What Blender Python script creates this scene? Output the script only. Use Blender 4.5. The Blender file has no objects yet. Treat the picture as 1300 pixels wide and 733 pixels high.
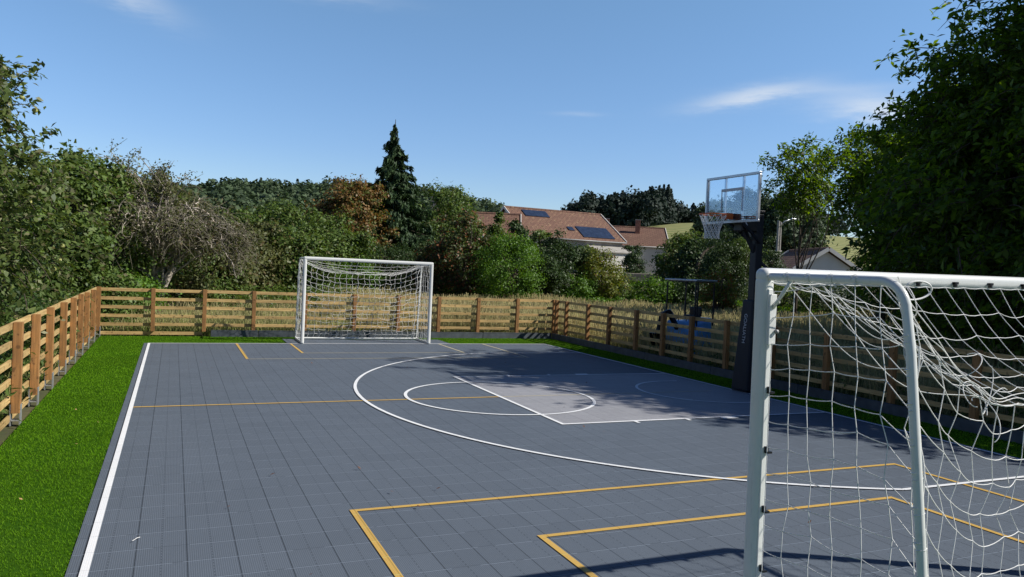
import bpy, math, random
import numpy as np
from mathutils import Vector, Matrix
R=math.radians
sc=bpy.context.scene
col=sc.collection
random.seed(5)
EYE=np.array([0.4371,-3.1107,1.9617])      # where the photographer stood
W_,L_=9.535,15.139                          # court between its outer lines
CX=W_/2

# ------------------------------------------------------------------ materials
def new_mat(name):
    m=bpy.data.materials.new(name); m.use_nodes=True
    nt=m.node_tree; b=nt.nodes['Principled BSDF']
    return m,nt,b
def nd(nt,typ,**kw):
    n=nt.nodes.new(typ)
    for k,v in kw.items():
        if k.startswith('i_'): n.inputs[int(k[2:])].default_value=v
        else: setattr(n,k,v)
    return n
def lk(nt,a,b): nt.links.new(a,b)
def mathn(nt,op,a,b=None,c=None):
    n=nt.nodes.new('ShaderNodeMath'); n.operation=op
    for i,x in enumerate((a,b,c)):
        if x is None: continue
        if isinstance(x,(int,float)): n.inputs[i].default_value=x
        else: lk(nt,x,n.inputs[i])
    return n.outputs[0]
def mix(nt,f,a,b):
    n=nt.nodes.new('ShaderNodeMix'); n.data_type='RGBA'
    for s,x in ((0,f),(6,a),(7,b)):
        if isinstance(x,(int,float)): n.inputs[s].default_value=x
        elif isinstance(x,tuple): n.inputs[s].default_value=(*x[:3],1)
        else: lk(nt,x,n.inputs[s])
    return n.outputs[2]
def noise(nt,vec,scale,detail=3,rough=.5):
    n=nd(nt,'ShaderNodeTexNoise'); n.inputs['Scale'].default_value=scale
    n.inputs['Detail'].default_value=detail; n.inputs['Roughness'].default_value=rough
    if vec is not None: lk(nt,vec,n.inputs['Vector'])
    return n.outputs['Fac']
def ramp(nt,f,stops):
    n=nd(nt,'ShaderNodeValToRGB'); cr=n.color_ramp
    while len(cr.elements)<len(stops): cr.elements.new(.5)
    for e,(p,c) in zip(cr.elements,stops):
        e.position=p; e.color=(*c[:3],1) if isinstance(c,tuple) else (c,c,c,1)
    lk(nt,f,n.inputs[0]); return n.outputs[0]
def objco(nt,scale=(1,1,1)):
    t=nd(nt,'ShaderNodeTexCoord'); mp=nd(nt,'ShaderNodeMapping'); mp.inputs['Scale'].default_value=scale
    lk(nt,t.outputs['Object'],mp.inputs['Vector']); return mp.outputs[0]
def bump(nt,b,h,strength=.3,dist=.01):
    n=nd(nt,'ShaderNodeBump'); n.inputs['Strength'].default_value=strength; n.inputs['Distance'].default_value=dist
    lk(nt,h,n.inputs['Height']); lk(nt,n.outputs[0],b.inputs['Normal'])
def simple(name,c,rough=.5,metal=0,var=.15,scale=8,spec=.5):
    m,nt,b=new_mat(name); v=objco(nt); f=noise(nt,v,scale,4)
    f2=ramp(nt,f,[(.3,0.),(.7,1.)])
    c2=tuple(x*(1-var) for x in c); c1=tuple(min(1,x*(1+var)) for x in c)
    lk(nt,mix(nt,f2,c2,c1),b.inputs['Base Color'])
    b.inputs['Roughness'].default_value=rough; b.inputs['Metallic'].default_value=metal
    b.inputs['Specular IOR Level'].default_value=spec
    return m
def wood(name,dark,light):
    m,nt,b=new_mat(name); v=objco(nt,(1.5,28,28))
    oi=nd(nt,'ShaderNodeObjectInfo')
    add=nd(nt,'ShaderNodeVectorMath'); add.operation='ADD'; lk(nt,v,add.inputs[0])
    off=mathn(nt,'MULTIPLY',oi.outputs['Random'],60.); lk(nt,off,add.inputs[1])
    f=noise(nt,add.outputs[0],1.6,5,.6)
    c=mix(nt,ramp(nt,f,[(.3,0.),(.72,1.)]),dark,light)
    v2=objco(nt,(3,3,3)); add2=nd(nt,'ShaderNodeVectorMath'); add2.operation='ADD'; lk(nt,v2,add2.inputs[0]); lk(nt,off,add2.inputs[1])
    k=noise(nt,add2.outputs[0],1.3,3)
    knot=ramp(nt,noise(nt,add2.outputs[0],5,1),[(.63,0.),(.70,1.)])
    c=mix(nt,mathn(nt,'MULTIPLY',knot,.6),c,tuple(x*.35 for x in dark))
    hs=nd(nt,'ShaderNodeHueSaturation'); lk(nt,c,hs.inputs['Color'])
    lk(nt,mathn(nt,'ADD',mathn(nt,'MULTIPLY',oi.outputs['Random'],.35),mathn(nt,'ADD',.55,mathn(nt,'MULTIPLY',k,.5))),hs.inputs['Value'])
    lk(nt,hs.outputs[0],b.inputs['Base Color']); b.inputs['Roughness'].default_value=.72
    bump(nt,b,f,.25,.004); return m
def leafm(name,c1,c2,c3=None,trans=.3,rough=.5,w3=.08):
    m,nt,b=new_mat(name); g=nd(nt,'ShaderNodeNewGeometry'); r=g.outputs['Random Per Island']
    v=objco(nt); f=noise(nt,v,.9,2)
    fac=mathn(nt,'ADD',mathn(nt,'MULTIPLY',r,.6),mathn(nt,'MULTIPLY',f,.5))
    c=mix(nt,ramp(nt,fac,[(.2,0.),(.85,1.)]),c1,c2)
    if c3:
        pick=mathn(nt,'LESS_THAN',mathn(nt,'FRACT',mathn(nt,'MULTIPLY',r,37.7)),w3)
        c=mix(nt,pick,c,c3)
    lk(nt,c,b.inputs['Base Color']); b.inputs['Roughness'].default_value=rough
    b.inputs['Specular IOR Level'].default_value=.35
    tr=nd(nt,'ShaderNodeBsdfTranslucent'); hs=nd(nt,'ShaderNodeHueSaturation'); hs.inputs['Hue'].default_value=.485
    hs.inputs['Saturation'].default_value=1.15; hs.inputs['Value'].default_value=1.5
    lk(nt,c,hs.inputs['Color']); lk(nt,hs.outputs[0],tr.inputs[0])
    ms=nd(nt,'ShaderNodeMixShader'); ms.inputs[0].default_value=trans
    lk(nt,b.outputs[0],ms.inputs[1]); lk(nt,tr.outputs[0],ms.inputs[2])
    out=[n for n in nt.nodes if n.type=='OUTPUT_MATERIAL'][0]; lk(nt,ms.outputs[0],out.inputs[0])
    return m
def grassm(name,low,high,alt,trans=.3,z0=0.,z1=.7):
    m,nt,b=new_mat(name); g=nd(nt,'ShaderNodeNewGeometry'); r=g.outputs['Random Per Island']
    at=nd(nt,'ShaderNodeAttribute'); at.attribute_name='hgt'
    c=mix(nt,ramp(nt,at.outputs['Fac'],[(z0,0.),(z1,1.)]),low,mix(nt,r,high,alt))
    hs=nd(nt,'ShaderNodeHueSaturation'); lk(nt,c,hs.inputs['Color'])
    v=objco(nt); f=noise(nt,v,.7,4)
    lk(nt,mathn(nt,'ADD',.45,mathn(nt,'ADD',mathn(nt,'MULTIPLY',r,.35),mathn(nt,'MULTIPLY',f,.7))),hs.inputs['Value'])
    lk(nt,hs.outputs[0],b.inputs['Base Color']); b.inputs['Roughness'].default_value=.6; b.inputs['Specular IOR Level'].default_value=.02
    tr=nd(nt,'ShaderNodeBsdfTranslucent'); lk(nt,hs.outputs[0],tr.inputs[0])
    ms=nd(nt,'ShaderNodeMixShader'); ms.inputs[0].default_value=trans
    lk(nt,b.outputs[0],ms.inputs[1]); lk(nt,tr.outputs[0],ms.inputs[2])
    out=[n for n in nt.nodes if n.type=='OUTPUT_MATERIAL'][0]; lk(nt,ms.outputs[0],out.inputs[0])
    return m
T=.305
def courtm(name,c,hole=.45,seam=.3,var=.08,spec=.5):
    m,nt,b=new_mat(name)
    g=nd(nt,'ShaderNodeNewGeometry'); s=nd(nt,'ShaderNodeSeparateXYZ'); lk(nt,g.outputs['Position'],s.inputs[0])
    X,Y=s.outputs[0],s.outputs[1]
    def fr(a,p,o=0.): return mathn(nt,'FRACT',mathn(nt,'DIVIDE',mathn(nt,'ADD',a,o),p))
    def near(a,p,o,w):   # 1 on a thin line each p
        f=fr(a,p,o); d=mathn(nt,'ABSOLUTE',mathn(nt,'SUBTRACT',f,.5)); return mathn(nt,'GREATER_THAN',d,.5-w/p/2)
    seamx=near(X,T,.035,.006); midx=mathn(nt,'MULTIPLY',near(X,T,.035+T/2,.007),mathn(nt,'GREATER_THAN',fr(Y,.05),.5))
    seamy=near(Y,T,.02,.005)
    hy=mathn(nt,'MULTIPLY',near(Y,T,.026,.005),mathn(nt,'GREATER_THAN',noise(nt,g.outputs['Position'],3.3,2),.44))
    dark=mathn(nt,'MAXIMUM',mathn(nt,'MAXIMUM',seamx,mathn(nt,'MULTIPLY',midx,.6)),mathn(nt,'MULTIPLY',seamy,.8))
    hx=mathn(nt,'GREATER_THAN',fr(X,.0127),.42); hh=mathn(nt,'GREATER_THAN',fr(Y,.0127),.42)
    holes=mathn(nt,'MULTIPLY',hx,hh)
    # tile to tile tone
    cmb=nd(nt,'ShaderNodeCombineXYZ'); lk(nt,mathn(nt,'FLOOR',mathn(nt,'DIVIDE',mathn(nt,'ADD',X,.035),T)),cmb.inputs[0]); lk(nt,mathn(nt,'FLOOR',mathn(nt,'DIVIDE',mathn(nt,'ADD',Y,.02),T)),cmb.inputs[1])
    wn=nd(nt,'ShaderNodeTexWhiteNoise'); wn.noise_dimensions='2D'; lk(nt,cmb.outputs[0],wn.inputs['Vector'])
    big=noise(nt,g.outputs['Position'],.6,4,.6); fine=noise(nt,g.outputs['Position'],24,3,.7)
    val=mathn(nt,'ADD',.86,mathn(nt,'ADD',mathn(nt,'MULTIPLY',wn.outputs['Value'],var),mathn(nt,'MULTIPLY',mathn(nt,'ADD',big,mathn(nt,'MULTIPLY',fine,.6)),.17)))
    val=mathn(nt,'MULTIPLY',val,mathn(nt,'SUBTRACT',1.,mathn(nt,'MULTIPLY',holes,hole)))
    val=mathn(nt,'MULTIPLY',val,mathn(nt,'SUBTRACT',1.,mathn(nt,'MULTIPLY',dark,1-seam)))
    hs=nd(nt,'ShaderNodeHueSaturation'); hs.inputs['Color'].default_value=(*c,1); lk(nt,val,hs.inputs['Value'])
    cc=mix(nt,mathn(nt,'MULTIPLY',hy,.8),hs.outputs[0],tuple(min(.8,x*2.4) for x in c))  # glare on the raised cross seams, painted in as lighter broken lines
    lk(nt,cc,b.inputs['Base Color']); b.inputs['Roughness'].default_value=.62; b.inputs['Specular IOR Level'].default_value=.12
    bump(nt,b,mathn(nt,'SUBTRACT',mathn(nt,'MULTIPLY',hy,1.),mathn(nt,'MAXIMUM',dark,mathn(nt,'MULTIPLY',holes,.6))),.25,.002)
    return m

M={}
M['court']=courtm('court_tile',(.142,.170,.207))
M['key']=courtm('key_tile',(.365,.37,.395),hole=.4,seam=.5)
M['white_line']=courtm('white_line',(.92,.94,.95),hole=.15,seam=.75,var=.04)
M['yellow_line']=courtm('yellow_line',(.68,.44,.12),hole=.25,seam=.6,var=.05)
M['pale_line']=courtm('pale_line',(.62,.56,.38),hole=.3,seam=.6,var=.05)
M['rail']=wood('rail_wood',(.38,.24,.085),(.72,.51,.22))
M['post']=wood('post_wood',(.23,.11,.037),(.46,.23,.076))
M['shoe']=simple('galvanised_steel',(.33,.34,.34),.55,.3,.25,30)
M['edging']=simple('edging_board',(.075,.09,.105),.6,0,.3,6)
M['paint']=simple('white_paint',(.74,.77,.73),.28,0,.03,5)
m_,nt_,b_=new_mat('white_paint'); v_=objco(nt_); d_=ramp(nt_,noise(nt_,v_,9,6,.75),[(.56,0.),(.75,1.)]); e_=ramp(nt_,noise(nt_,objco(nt_,(30,30,2)),3,4,.7),[(.60,0.),(.68,1.)])
c_=mix(nt_,mathn(nt_,'MULTIPLY',d_,.3),(.82,.84,.81),(.42,.42,.37)); c_=mix(nt_,mathn(nt_,'MULTIPLY',e_,.25),c_,(.35,.36,.34)); lk(nt_,c_,b_.inputs['Base Color']); lk(nt_,mathn(nt_,'ADD',.25,mathn(nt_,'MULTIPLY',d_,.3)),b_.inputs['Roughness']); M['paint']=m_
M['net']=simple('net_cord',(.84,.84,.82),.8,0,.08,20)
M['black']=simple('black_plastic',(.012,.012,.014),.45,0,.2,20)
M['polemat']=simple('black_pole_paint',(.009,.012,.02),.5,0,.15,10)
M['pad']=simple('navy_black_padding',(.008,.010,.018),.6,0,.2,6)
M['alu']=simple('aluminium',(.55,.58,.62),.35,.6,.12,15)
M['orange']=simple('orange_steel',(.62,.13,.02),.4,0,.15,20)
M['print']=simple('white_print',(.55,.58,.62),.5,0,.03,5)
M['bark']=simple('bark',(.09,.07,.05),.9,0,.45,14)
M['greybark']=simple('grey_bark',(.42,.37,.31),.9,0,.5,10)
M['twig']=simple('dead_twig',(.21,.19,.135),.9,0,.4,5)
M['blue']=simple('blue_machine_paint',(.17,.48,.96),.35,0,.12,6)
M['plaster']=simple('white_plaster',(.78,.76,.70),.85,0,.06,1.5)
M['greyplaster']=simple('grey_plaster',(.42,.40,.36),.85,0,.15,1.5)
M['solar']=simple('solar_panel',(.03,.045,.08),.25,0,.3,2,.8)
M['brick']=simple('chimney_brick',(.27,.13,.09),.85,0,.3,6)
M['concrete']=simple('concrete',(.36,.34,.31),.85,0,.18,5)
M['window']=simple('window_dark',(.03,.035,.045),.15,0,.1,3)
M['shutter']=simple('brown_wood',(.16,.07,.035),.7,0,.2,3)
M['stone']=simple('garden_stone',(.38,.34,.27),.9,0,.3,5)
def roofm(name,c,c2,sp=.5):
    m,nt,b=new_mat(name); v=objco(nt)
    br=nd(nt,'ShaderNodeTexBrick'); br.inputs['Scale'].default_value=1.; lk(nt,v,br.inputs['Vector'])
    br.inputs['Brick Width'].default_value=.55; br.inputs['Row Height'].default_value=.32; br.inputs['Mortar Size'].default_value=.035
    br.inputs['Color1'].default_value=(*c,1); br.inputs['Color2'].default_value=(*c2,1); br.inputs['Mortar'].default_value=(c[0]*.35,c[1]*.35,c[2]*.35,1)
    f=noise(nt,v,.5,4); c_=mix(nt,ramp(nt,f,[(.35,0.),(.65,.45)]),br.outputs[0],tuple(x*.55 for x in c))
    lich=ramp(nt,noise(nt,v,4.5,1),[(.64,0.),(.7,1.)]); c_=mix(nt,mathn(nt,'MULTIPLY',lich,sp),c_,(.5,.38,.2))
    lk(nt,c_,b.inputs['Base Color']); b.inputs['Roughness'].default_value=.85; return m
M['roof']=roofm('terracotta_tiles',(.26,.14,.092),(.20,.105,.075))
M['roof2']=roofm('brown_tiles',(.24,.13,.09),(.19,.10,.07),.25)
# leaves
M['lv_apple']=leafm('apple_leaves',(.040,.080,.016),(.165,.215,.06),(.26,.26,.13),.25,.5)
M['lv_walnut']=leafm('walnut_leaves',(.034,.075,.014),(.165,.275,.036),None,.5,.5)
M['lv_bright']=leafm('bright_leaves',(.05,.12,.016),(.17,.32,.045),None,.3)
M['lv_mid']=leafm('mid_leaves',(.045,.088,.018),(.165,.245,.055),(.14,.13,.05),.28)
M['lv_olive']=leafm('olive_leaves',(.06,.078,.025),(.165,.18,.06),(.17,.13,.06),.25)
M['lv_dark']=leafm('dark_leaves',(.022,.048,.015),(.068,.115,.032),None,.22)
M['lv_orange']=leafm('turning_leaves',(.15,.095,.03),(.33,.20,.075),(.12,.15,.035),.3,w3=.33)
M['lv_red']=leafm('red_brown_leaves',(.035,.058,.018),(.10,.12,.035),(.22,.09,.04),.25,w3=.2)
M['lv_spruce']=leafm('conifer_sprays',(.022,.050,.020),(.070,.125,.045),None,.12,.6)
M['lv_yellow']=leafm('yellow_green_leaves',(.10,.14,.02),(.24,.27,.05),(.18,.10,.04),.3)
M['lv_bronze']=leafm('bronze_green_leaves',(.09,.13,.02),(.20,.24,.04),(.30,.09,.04),.3,w3=.18)
M['lv_wood']=leafm('woodland_leaves',(.036,.060,.032),(.090,.140,.062),None,.15,.7)
M['lv_wooddark']=leafm('dark_woodland_leaves',(.013,.026,.022),(.032,.056,.038),None,.1,.7)
M['lv_weed']=leafm('weed_leaves',(.04,.085,.018),(.12,.19,.045),(.22,.2,.1),.3)
M['fruit']=simple('apple_skin',(.42,.42,.14),.35,0,.2,8)
M['straw']=grassm('dry_grass',(.15,.18,.06),(.66,.54,.30),(.40,.40,.18),.4,.05,.5)
M['green_grass']=grassm('meadow_grass',(.08,.14,.025),(.26,.36,.08),(.56,.48,.24),.3,.1,.8)
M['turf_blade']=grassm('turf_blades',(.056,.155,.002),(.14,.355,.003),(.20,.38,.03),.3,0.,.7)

# ------------------------------------------------------------------ object helpers
def link(o,parent=None):
    col.objects.link(o)
    if parent: o.parent=parent
    return o
def tag(o,label=None,cat=None,group=None,kind=None):
    for k,v in (('label',label),('category',cat),('group',group),('kind',kind)):
        if v: o[k]=v
    return o
def thing(name,label,cat,loc=(0,0,0),rz=0,group=None):
    o=bpy.data.objects.new(name,None); o.empty_display_size=.3; link(o); o.location=loc; o.rotation_euler=(0,0,rz)
    return tag(o,label,cat,group)
def mesh_np(name,V,F,mat,parent=None,smooth=False,attr=None):
    V=np.asarray(V,np.float32).reshape(-1,3); F=np.asarray(F,np.int32); k=F.shape[1]
    me=bpy.data.meshes.new(name); me.vertices.add(len(V)); me.vertices.foreach_set('co',V.ravel())
    me.loops.add(F.size); me.loops.foreach_set('vertex_index',F.ravel())
    me.polygons.add(len(F)); me.polygons.foreach_set('loop_start',np.arange(len(F),dtype=np.int32)*k)
    me.polygons.foreach_set('loop_total',np.full(len(F),k,np.int32))
    if smooth: me.polygons.foreach_set('use_smooth',np.ones(len(F),bool))
    me.update(calc_edges=True)
    if attr is not None:
        a=me.attributes.new('hgt','FLOAT','POINT'); a.data.foreach_set('value',np.asarray(attr,np.float32))
    if mat: me.materials.append(M[mat] if isinstance(mat,str) else mat)
    return link(bpy.data.objects.new(name,me),parent)
class MB:
    def __init__(s): s.v=[]; s.f=[]
    def add(s,v,f):
        n=len(s.v); s.v+= [tuple(map(float,p)) for p in v]; s.f+=[tuple(n+i for i in q) for q in f]; return s
    def box(s,c,d,rot=None):
        cx,cy,cz=c; dx,dy,dz=d[0]/2,d[1]/2,d[2]/2
        v=[Vector((a*dx,b*dy,e*dz)) for a in(-1,1) for b in(-1,1) for e in(-1,1)]
        if rot is not None: v=[rot@p for p in v]
        v=[(p.x+cx,p.y+cy,p.z+cz) for p in v]
        return s.add(v,[(0,1,3,2),(4,6,7,5),(0,4,5,1),(2,3,7,6),(0,2,6,4),(1,5,7,3)])
    def bar(s,a,b,w,h=None,up=(0,0,1)):
        a=Vector(a);b=Vector(b);d=(b-a);L=d.length;d.normalize(); u=Vector(up)
        if abs(d.dot(u))>.98: u=Vector((0,1,0))
        y=u.cross(d).normalized(); z=d.cross(y); rot=Matrix((d,y,z)).transposed()
        return s.box((a+b)/2,(L,w,h or w),rot)
    def tube(s,pts,r,k=8,cap=True):
        V,F=tubes([np.array(pts,float)],r,k); n=len(s.v)
        s.v+=[tuple(p) for p in V.tolist()]; s.f+=[tuple(n+i for i in q) for q in F.tolist()]
        if cap:
            m=len(pts); s.f.append(tuple(n+i for i in range(k))[::-1]); s.f.append(tuple(n+(m-1)*k+i for i in range(k)))
        return s
    def build(s,name,mat,parent=None,smooth=False,bev=0,seg=2):
        me=bpy.data.meshes.new(name); me.from_pydata(s.v,[],s.f)
        if smooth:
            me.polygons.foreach_set('use_smooth',[True]*len(me.polygons))
        me.update(); me.materials.append(M[mat]); o=link(bpy.data.objects.new(name,me),parent)
        if bev:
            b=o.modifiers.new('bevel','BEVEL'); b.width=bev; b.segments=seg; b.limit_method='ANGLE'
        return o
def tubes(paths,r,k=5):
    """sweep k-gons along polylines; r a number, or one array per path"""
    VV=[];FF=[];n=0
    ang=np.arange(k)*2*np.pi/k
    for i,P in enumerate(paths):
        P=np.asarray(P,float); m=len(P)
        rr=r[i] if isinstance(r,list) else r
        rr=np.broadcast_to(np.asarray(rr,float),(m,))
        t=np.gradient(P,axis=0); t/=np.linalg.norm(t,axis=1)[:,None]+1e-12
        ref=np.array([0,0,1.]) if abs(t[:,2]).mean()<.8 else np.array([1.,0,0])
        a=np.cross(t,ref); a/=np.linalg.norm(a,axis=1)[:,None]+1e-9; b=np.cross(t,a)
        V=P[:,None,:]+rr[:,None,None]*(np.cos(ang)[None,:,None]*a[:,None,:]+np.sin(ang)[None,:,None]*b[:,None,:])
        VV.append(V.reshape(-1,3))
        I=np.arange(m-1)[:,None]*k+np.arange(k)[None,:]; J=np.arange(m-1)[:,None]*k+(np.arange(k)+1)%k
        FF.append(np.stack([I,J,J+k,I+k],-1).reshape(-1,4)+n); n+=m*k
    return np.concatenate(VV),np.concatenate(FF)
def tube_obj(name,paths,r,mat,parent=None,k=5):
    V,F=tubes(paths,r,k); return mesh_np(name,V,F,mat,parent,True)
def nrm(a): return a/(np.linalg.norm(a,axis=-1,keepdims=True)+1e-9)
def curve(P,n=12):
    """smooth polyline through control points"""
    P=np.asarray(P,float); m=len(P); Q=np.concatenate([[2*P[0]-P[1]],P,[2*P[-1]-P[-2]]]); out=[]
    for i in range(m-1):
        a,b,c,d=Q[i:i+4]; t=np.linspace(0,1,n,endpoint=False)[:,None]
        out.append(.5*((2*b)+(-a+c)*t+(2*a-5*b+4*c-d)*t**2+(-a+3*b-3*c+d)*t**3))
    out.append(P[-1:]); return np.concatenate(out)
def leaf_mesh(name,C,N,size,aspect,mat,parent,rng,T=None,fold=.12):
    n=len(C); N=nrm(N); 
    if T is None: T=rng.normal(size=(n,3))
    T=nrm(T-N*(T*N).sum(1,keepdims=True)); B=np.cross(N,T)
    s=(size*rng.uniform(.65,1.25,n))[:,None]; w=s*aspect
    V=np.stack([C-T*s*.5,C+B*w*.5-T*s*.05+N*w*fold,C+T*s*.5-N*s*.1,C-B*w*.5-T*s*.05+N*w*fold],1)
    F=np.arange(n*4).reshape(n,4)
    return mesh_np(name,V,F,mat,parent)
def wob(D,seed,amp):
    r=np.random.default_rng(seed); o=np.zeros(len(D))
    for k in range(6):
        a=r.normal(size=3)*(1.5+k*.8); o+=np.sin(D@a+r.uniform(0,6))/(1+.35*k)
    return 1+amp*o/2.2

# ------------------------------------------------------------------ terrain
AZ=np.array([-180,-60,-14,-2,1,4,9,13,17,20,22.5,24.5,27,29,31,33,36,38,41,45,52,60,90,180.])
CR=np.array([0,4,8,9,12.5,15,16.5,17.5,17,16,12.5,8,11,14,15.5,16.5,18.5,19,19,16,14,12,6,0.])
def ss(x): x=np.clip(x,0,1); return x*x*(3-2*x)
def gz(x,y):
    x=np.asarray(x,float);y=np.asarray(y,float)
    dx=x-EYE[0];dy=y-EYE[1];r=np.hypot(dx,dy);az=np.degrees(np.arctan2(dx,dy))
    z=-.03+2.1*ss((r-32)/60)*ss((az+60)/60)*ss((120-az)/60)
    z+=np.interp(az,AZ,CR)*ss((r-110)/170)
    z+=.05*np.sin(x*.7+1)*np.cos(y*.6)*ss((r-26)/10)
    return z-ss((r-330)/250)*np.interp(az,AZ,CR)*.9
def gz1(x,y): return float(gz(x,y))
def polar(az,D): a=R(az); return EYE[0]+D*math.sin(a),EYE[1]+D*math.cos(a)
rad=np.concatenate([[0.],np.geomspace(2,3500,110)]); th=np.radians(np.arange(0,360,2.))
X=EYE[0]+rad[:,None]*np.sin(th); Y=EYE[1]+rad[:,None]*np.cos(th); Z=gz(X,Y)
n=len(th); I=np.arange(len(rad)-1)[:,None]*n+np.arange(n); J=np.arange(len(rad)-1)[:,None]*n+(np.arange(n)+1)%n
m,nt,b=new_mat('meadow_ground'); v=objco(nt)
f=noise(nt,v,.35,5); g2=noise(nt,v,6,4)
c=mix(nt,ramp(nt,f,[(.35,0.),(.6,1.)]),(.06,.085,.025),(.15,.125,.06))
c=mix(nt,ramp(nt,g2,[(.3,.6),(.6,0.)]),c,(.06,.05,.03))
g=nd(nt,'ShaderNodeNewGeometry'); s=nd(nt,'ShaderNodeSeparateXYZ'); lk(nt,g.outputs['Position'],s.inputs[0])
far=mathn(nt,'GREATER_THAN',s.outputs[1],105.)
st=nd(nt,'ShaderNodeTexWave'); st.inputs['Scale'].default_value=.09; st.inputs['Distortion'].default_value=1.5; lk(nt,v,st.inputs['Vector'])
c=mix(nt,far,c,mix(nt,st.outputs['Fac'],(.17,.22,.055),(.34,.31,.12)))
lk(nt,c,b.inputs['Base Color']); b.inputs['Roughness'].default_value=.95
gr=mesh_np('ground',np.stack([X,Y,Z],-1),np.stack([I,I+n,J+n,J],-1).reshape(-1,4),m,None,True); tag(gr,kind='structure')
# distant hill, its distance haze painted in as a blue base colour
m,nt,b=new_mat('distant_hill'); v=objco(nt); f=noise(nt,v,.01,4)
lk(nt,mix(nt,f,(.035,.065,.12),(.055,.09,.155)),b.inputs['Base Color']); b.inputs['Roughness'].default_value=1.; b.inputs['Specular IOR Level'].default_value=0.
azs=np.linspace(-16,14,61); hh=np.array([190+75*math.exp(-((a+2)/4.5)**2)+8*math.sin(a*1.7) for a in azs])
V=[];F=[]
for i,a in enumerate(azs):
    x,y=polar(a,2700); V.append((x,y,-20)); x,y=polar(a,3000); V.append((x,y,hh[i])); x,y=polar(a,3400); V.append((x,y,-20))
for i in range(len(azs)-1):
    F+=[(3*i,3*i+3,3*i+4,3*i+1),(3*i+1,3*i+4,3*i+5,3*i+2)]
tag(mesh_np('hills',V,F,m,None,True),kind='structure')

# ------------------------------------------------------------------ court
def sheet(name,pts,z,mat,kind='structure',parent=None):
    me=bpy.data.meshes.new(name); me.from_pydata([(x,y,z) for x,y in pts],[],[tuple(range(len(pts)))]); me.update(); me.materials.append(M[mat])
    return tag(link(bpy.data.objects.new(name,me),parent),kind=kind)
ZC=.012
s=MB(); 
s.box((CX,L_/2,ZC-.01),(W_+.2,L_+.2,.02)); s.build('court','court').name='court'
tag(bpy.data.objects['court'],kind='structure')
for yy,sg in ((L_+.1,1),(-.1,-1)):
    s=MB(); s.box((CX+.15,yy+sg*.5,ZC-.0102),(4.0,1.0,.0196)); tag(s.build('court_goal_bay','court'),kind='structure')
YB=L_/2; xa=W_-4.486; hb=2.068
sheet('court_key',[(xa,YB-hb),(W_-.03,YB-hb),(W_-.03,YB+hb),(xa,YB+hb)],ZC+.003,'key')
lw=.05
def hline(x0,x1,y,z,mat,w=lw,name='court_line'): return sheet(name,[(x0,y-w/2),(x1,y-w/2),(x1,y+w/2),(x0,y+w/2)],z,mat)
def vline(y0,y1,x,z,mat,w=lw,name='court_line'): return sheet(name,[(x-w/2,y0),(x+w/2,y0),(x+w/2,y1),(x-w/2,y1)],z,mat)
zy=ZC+.0055; zw=ZC+.008
def ring(cx,cy,r,a0,a1,z,mat,w=lw,n=96):
    V=[];F=[]
    for i in range(n+1):
        a=R(a0+(a1-a0)*i/n); 
        for q in (r-w/2,r+w/2): V.append((cx+q*math.cos(a),cy+q*math.sin(a),z))
    for i in range(n): F.append((2*i,2*i+1,2*i+3,2*i+2))
    return tag(mesh_np('court_line',V,F,mat),kind='structure')
vline(-.025,L_+.025,0,zw,'white_line'); vline(-.025,L_+.025,W_,zw,'white_line')
hline(.025,W_-.025,0,zw,'white_line'); hline(.025,W_-.025,L_,zw,'white_line')
vline(YB-hb-.025,YB+hb+.025,xa,zw,'white_line'); hline(xa+.025,W_-.025,YB-hb,zw,'white_line'); hline(xa+.025,W_-.025,YB+hb,zw,'white_line')
for x,w in ((6.12,.05),(6.95,.05),(7.65,.26)):
    for sg in (-1,1): sheet('court_line',[(x-w/2,YB+sg*(hb+.025)),(x+w/2,YB+sg*(hb+.025)),(x+w/2,YB+sg*(hb+.12)),(x-w/2,YB+sg*(hb+.12))],zw,'white_line')
ring(xa,YB,1.433,0,360,zw+.0015,'white_line')
c3=W_-.695; R3=5.874
ys3=YB-5.55; a3=math.degrees(math.asin(5.55/R3)); xs3=c3-math.sqrt(R3**2-5.55**2)
ring(c3,YB,R3,180-a3,180+a3,zw+.003,'white_line')
for sg in (-1,1): hline(xs3,W_-.025,YB+sg*5.55,zw+.003,'white_line')
ring(c3,YB,1.12,90,270,zw,'white_line'); 
for sg in (-1,1): hline(c3,c3+.28,YB+sg*1.12,zw,'white_line')
# yellow markings
hline(.025,xa-.025,YB,zy,'yellow_line'); hline(xa+.025,W_-.5,YB,zy,'pale_line',.03)
for u,vv in ((2.984,2.811),(1.802,1.864)):
    vline(.025,vv-.025,CX-u,zy,'yellow_line'); vline(.025,vv-.025,CX+u,zy,'yellow_line'); hline(CX-u-.025,CX+u+.025,vv,zy,'yellow_line')
    vline(L_-vv+.025,L_-.025,CX-u,zy,'yellow_line'); vline(L_-vv+.025,L_-.025,CX+u,zy,'pale_line'); hline(CX-u-.025,CX+u+.025,L_-vv,zy,'pale_line',.035)

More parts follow.
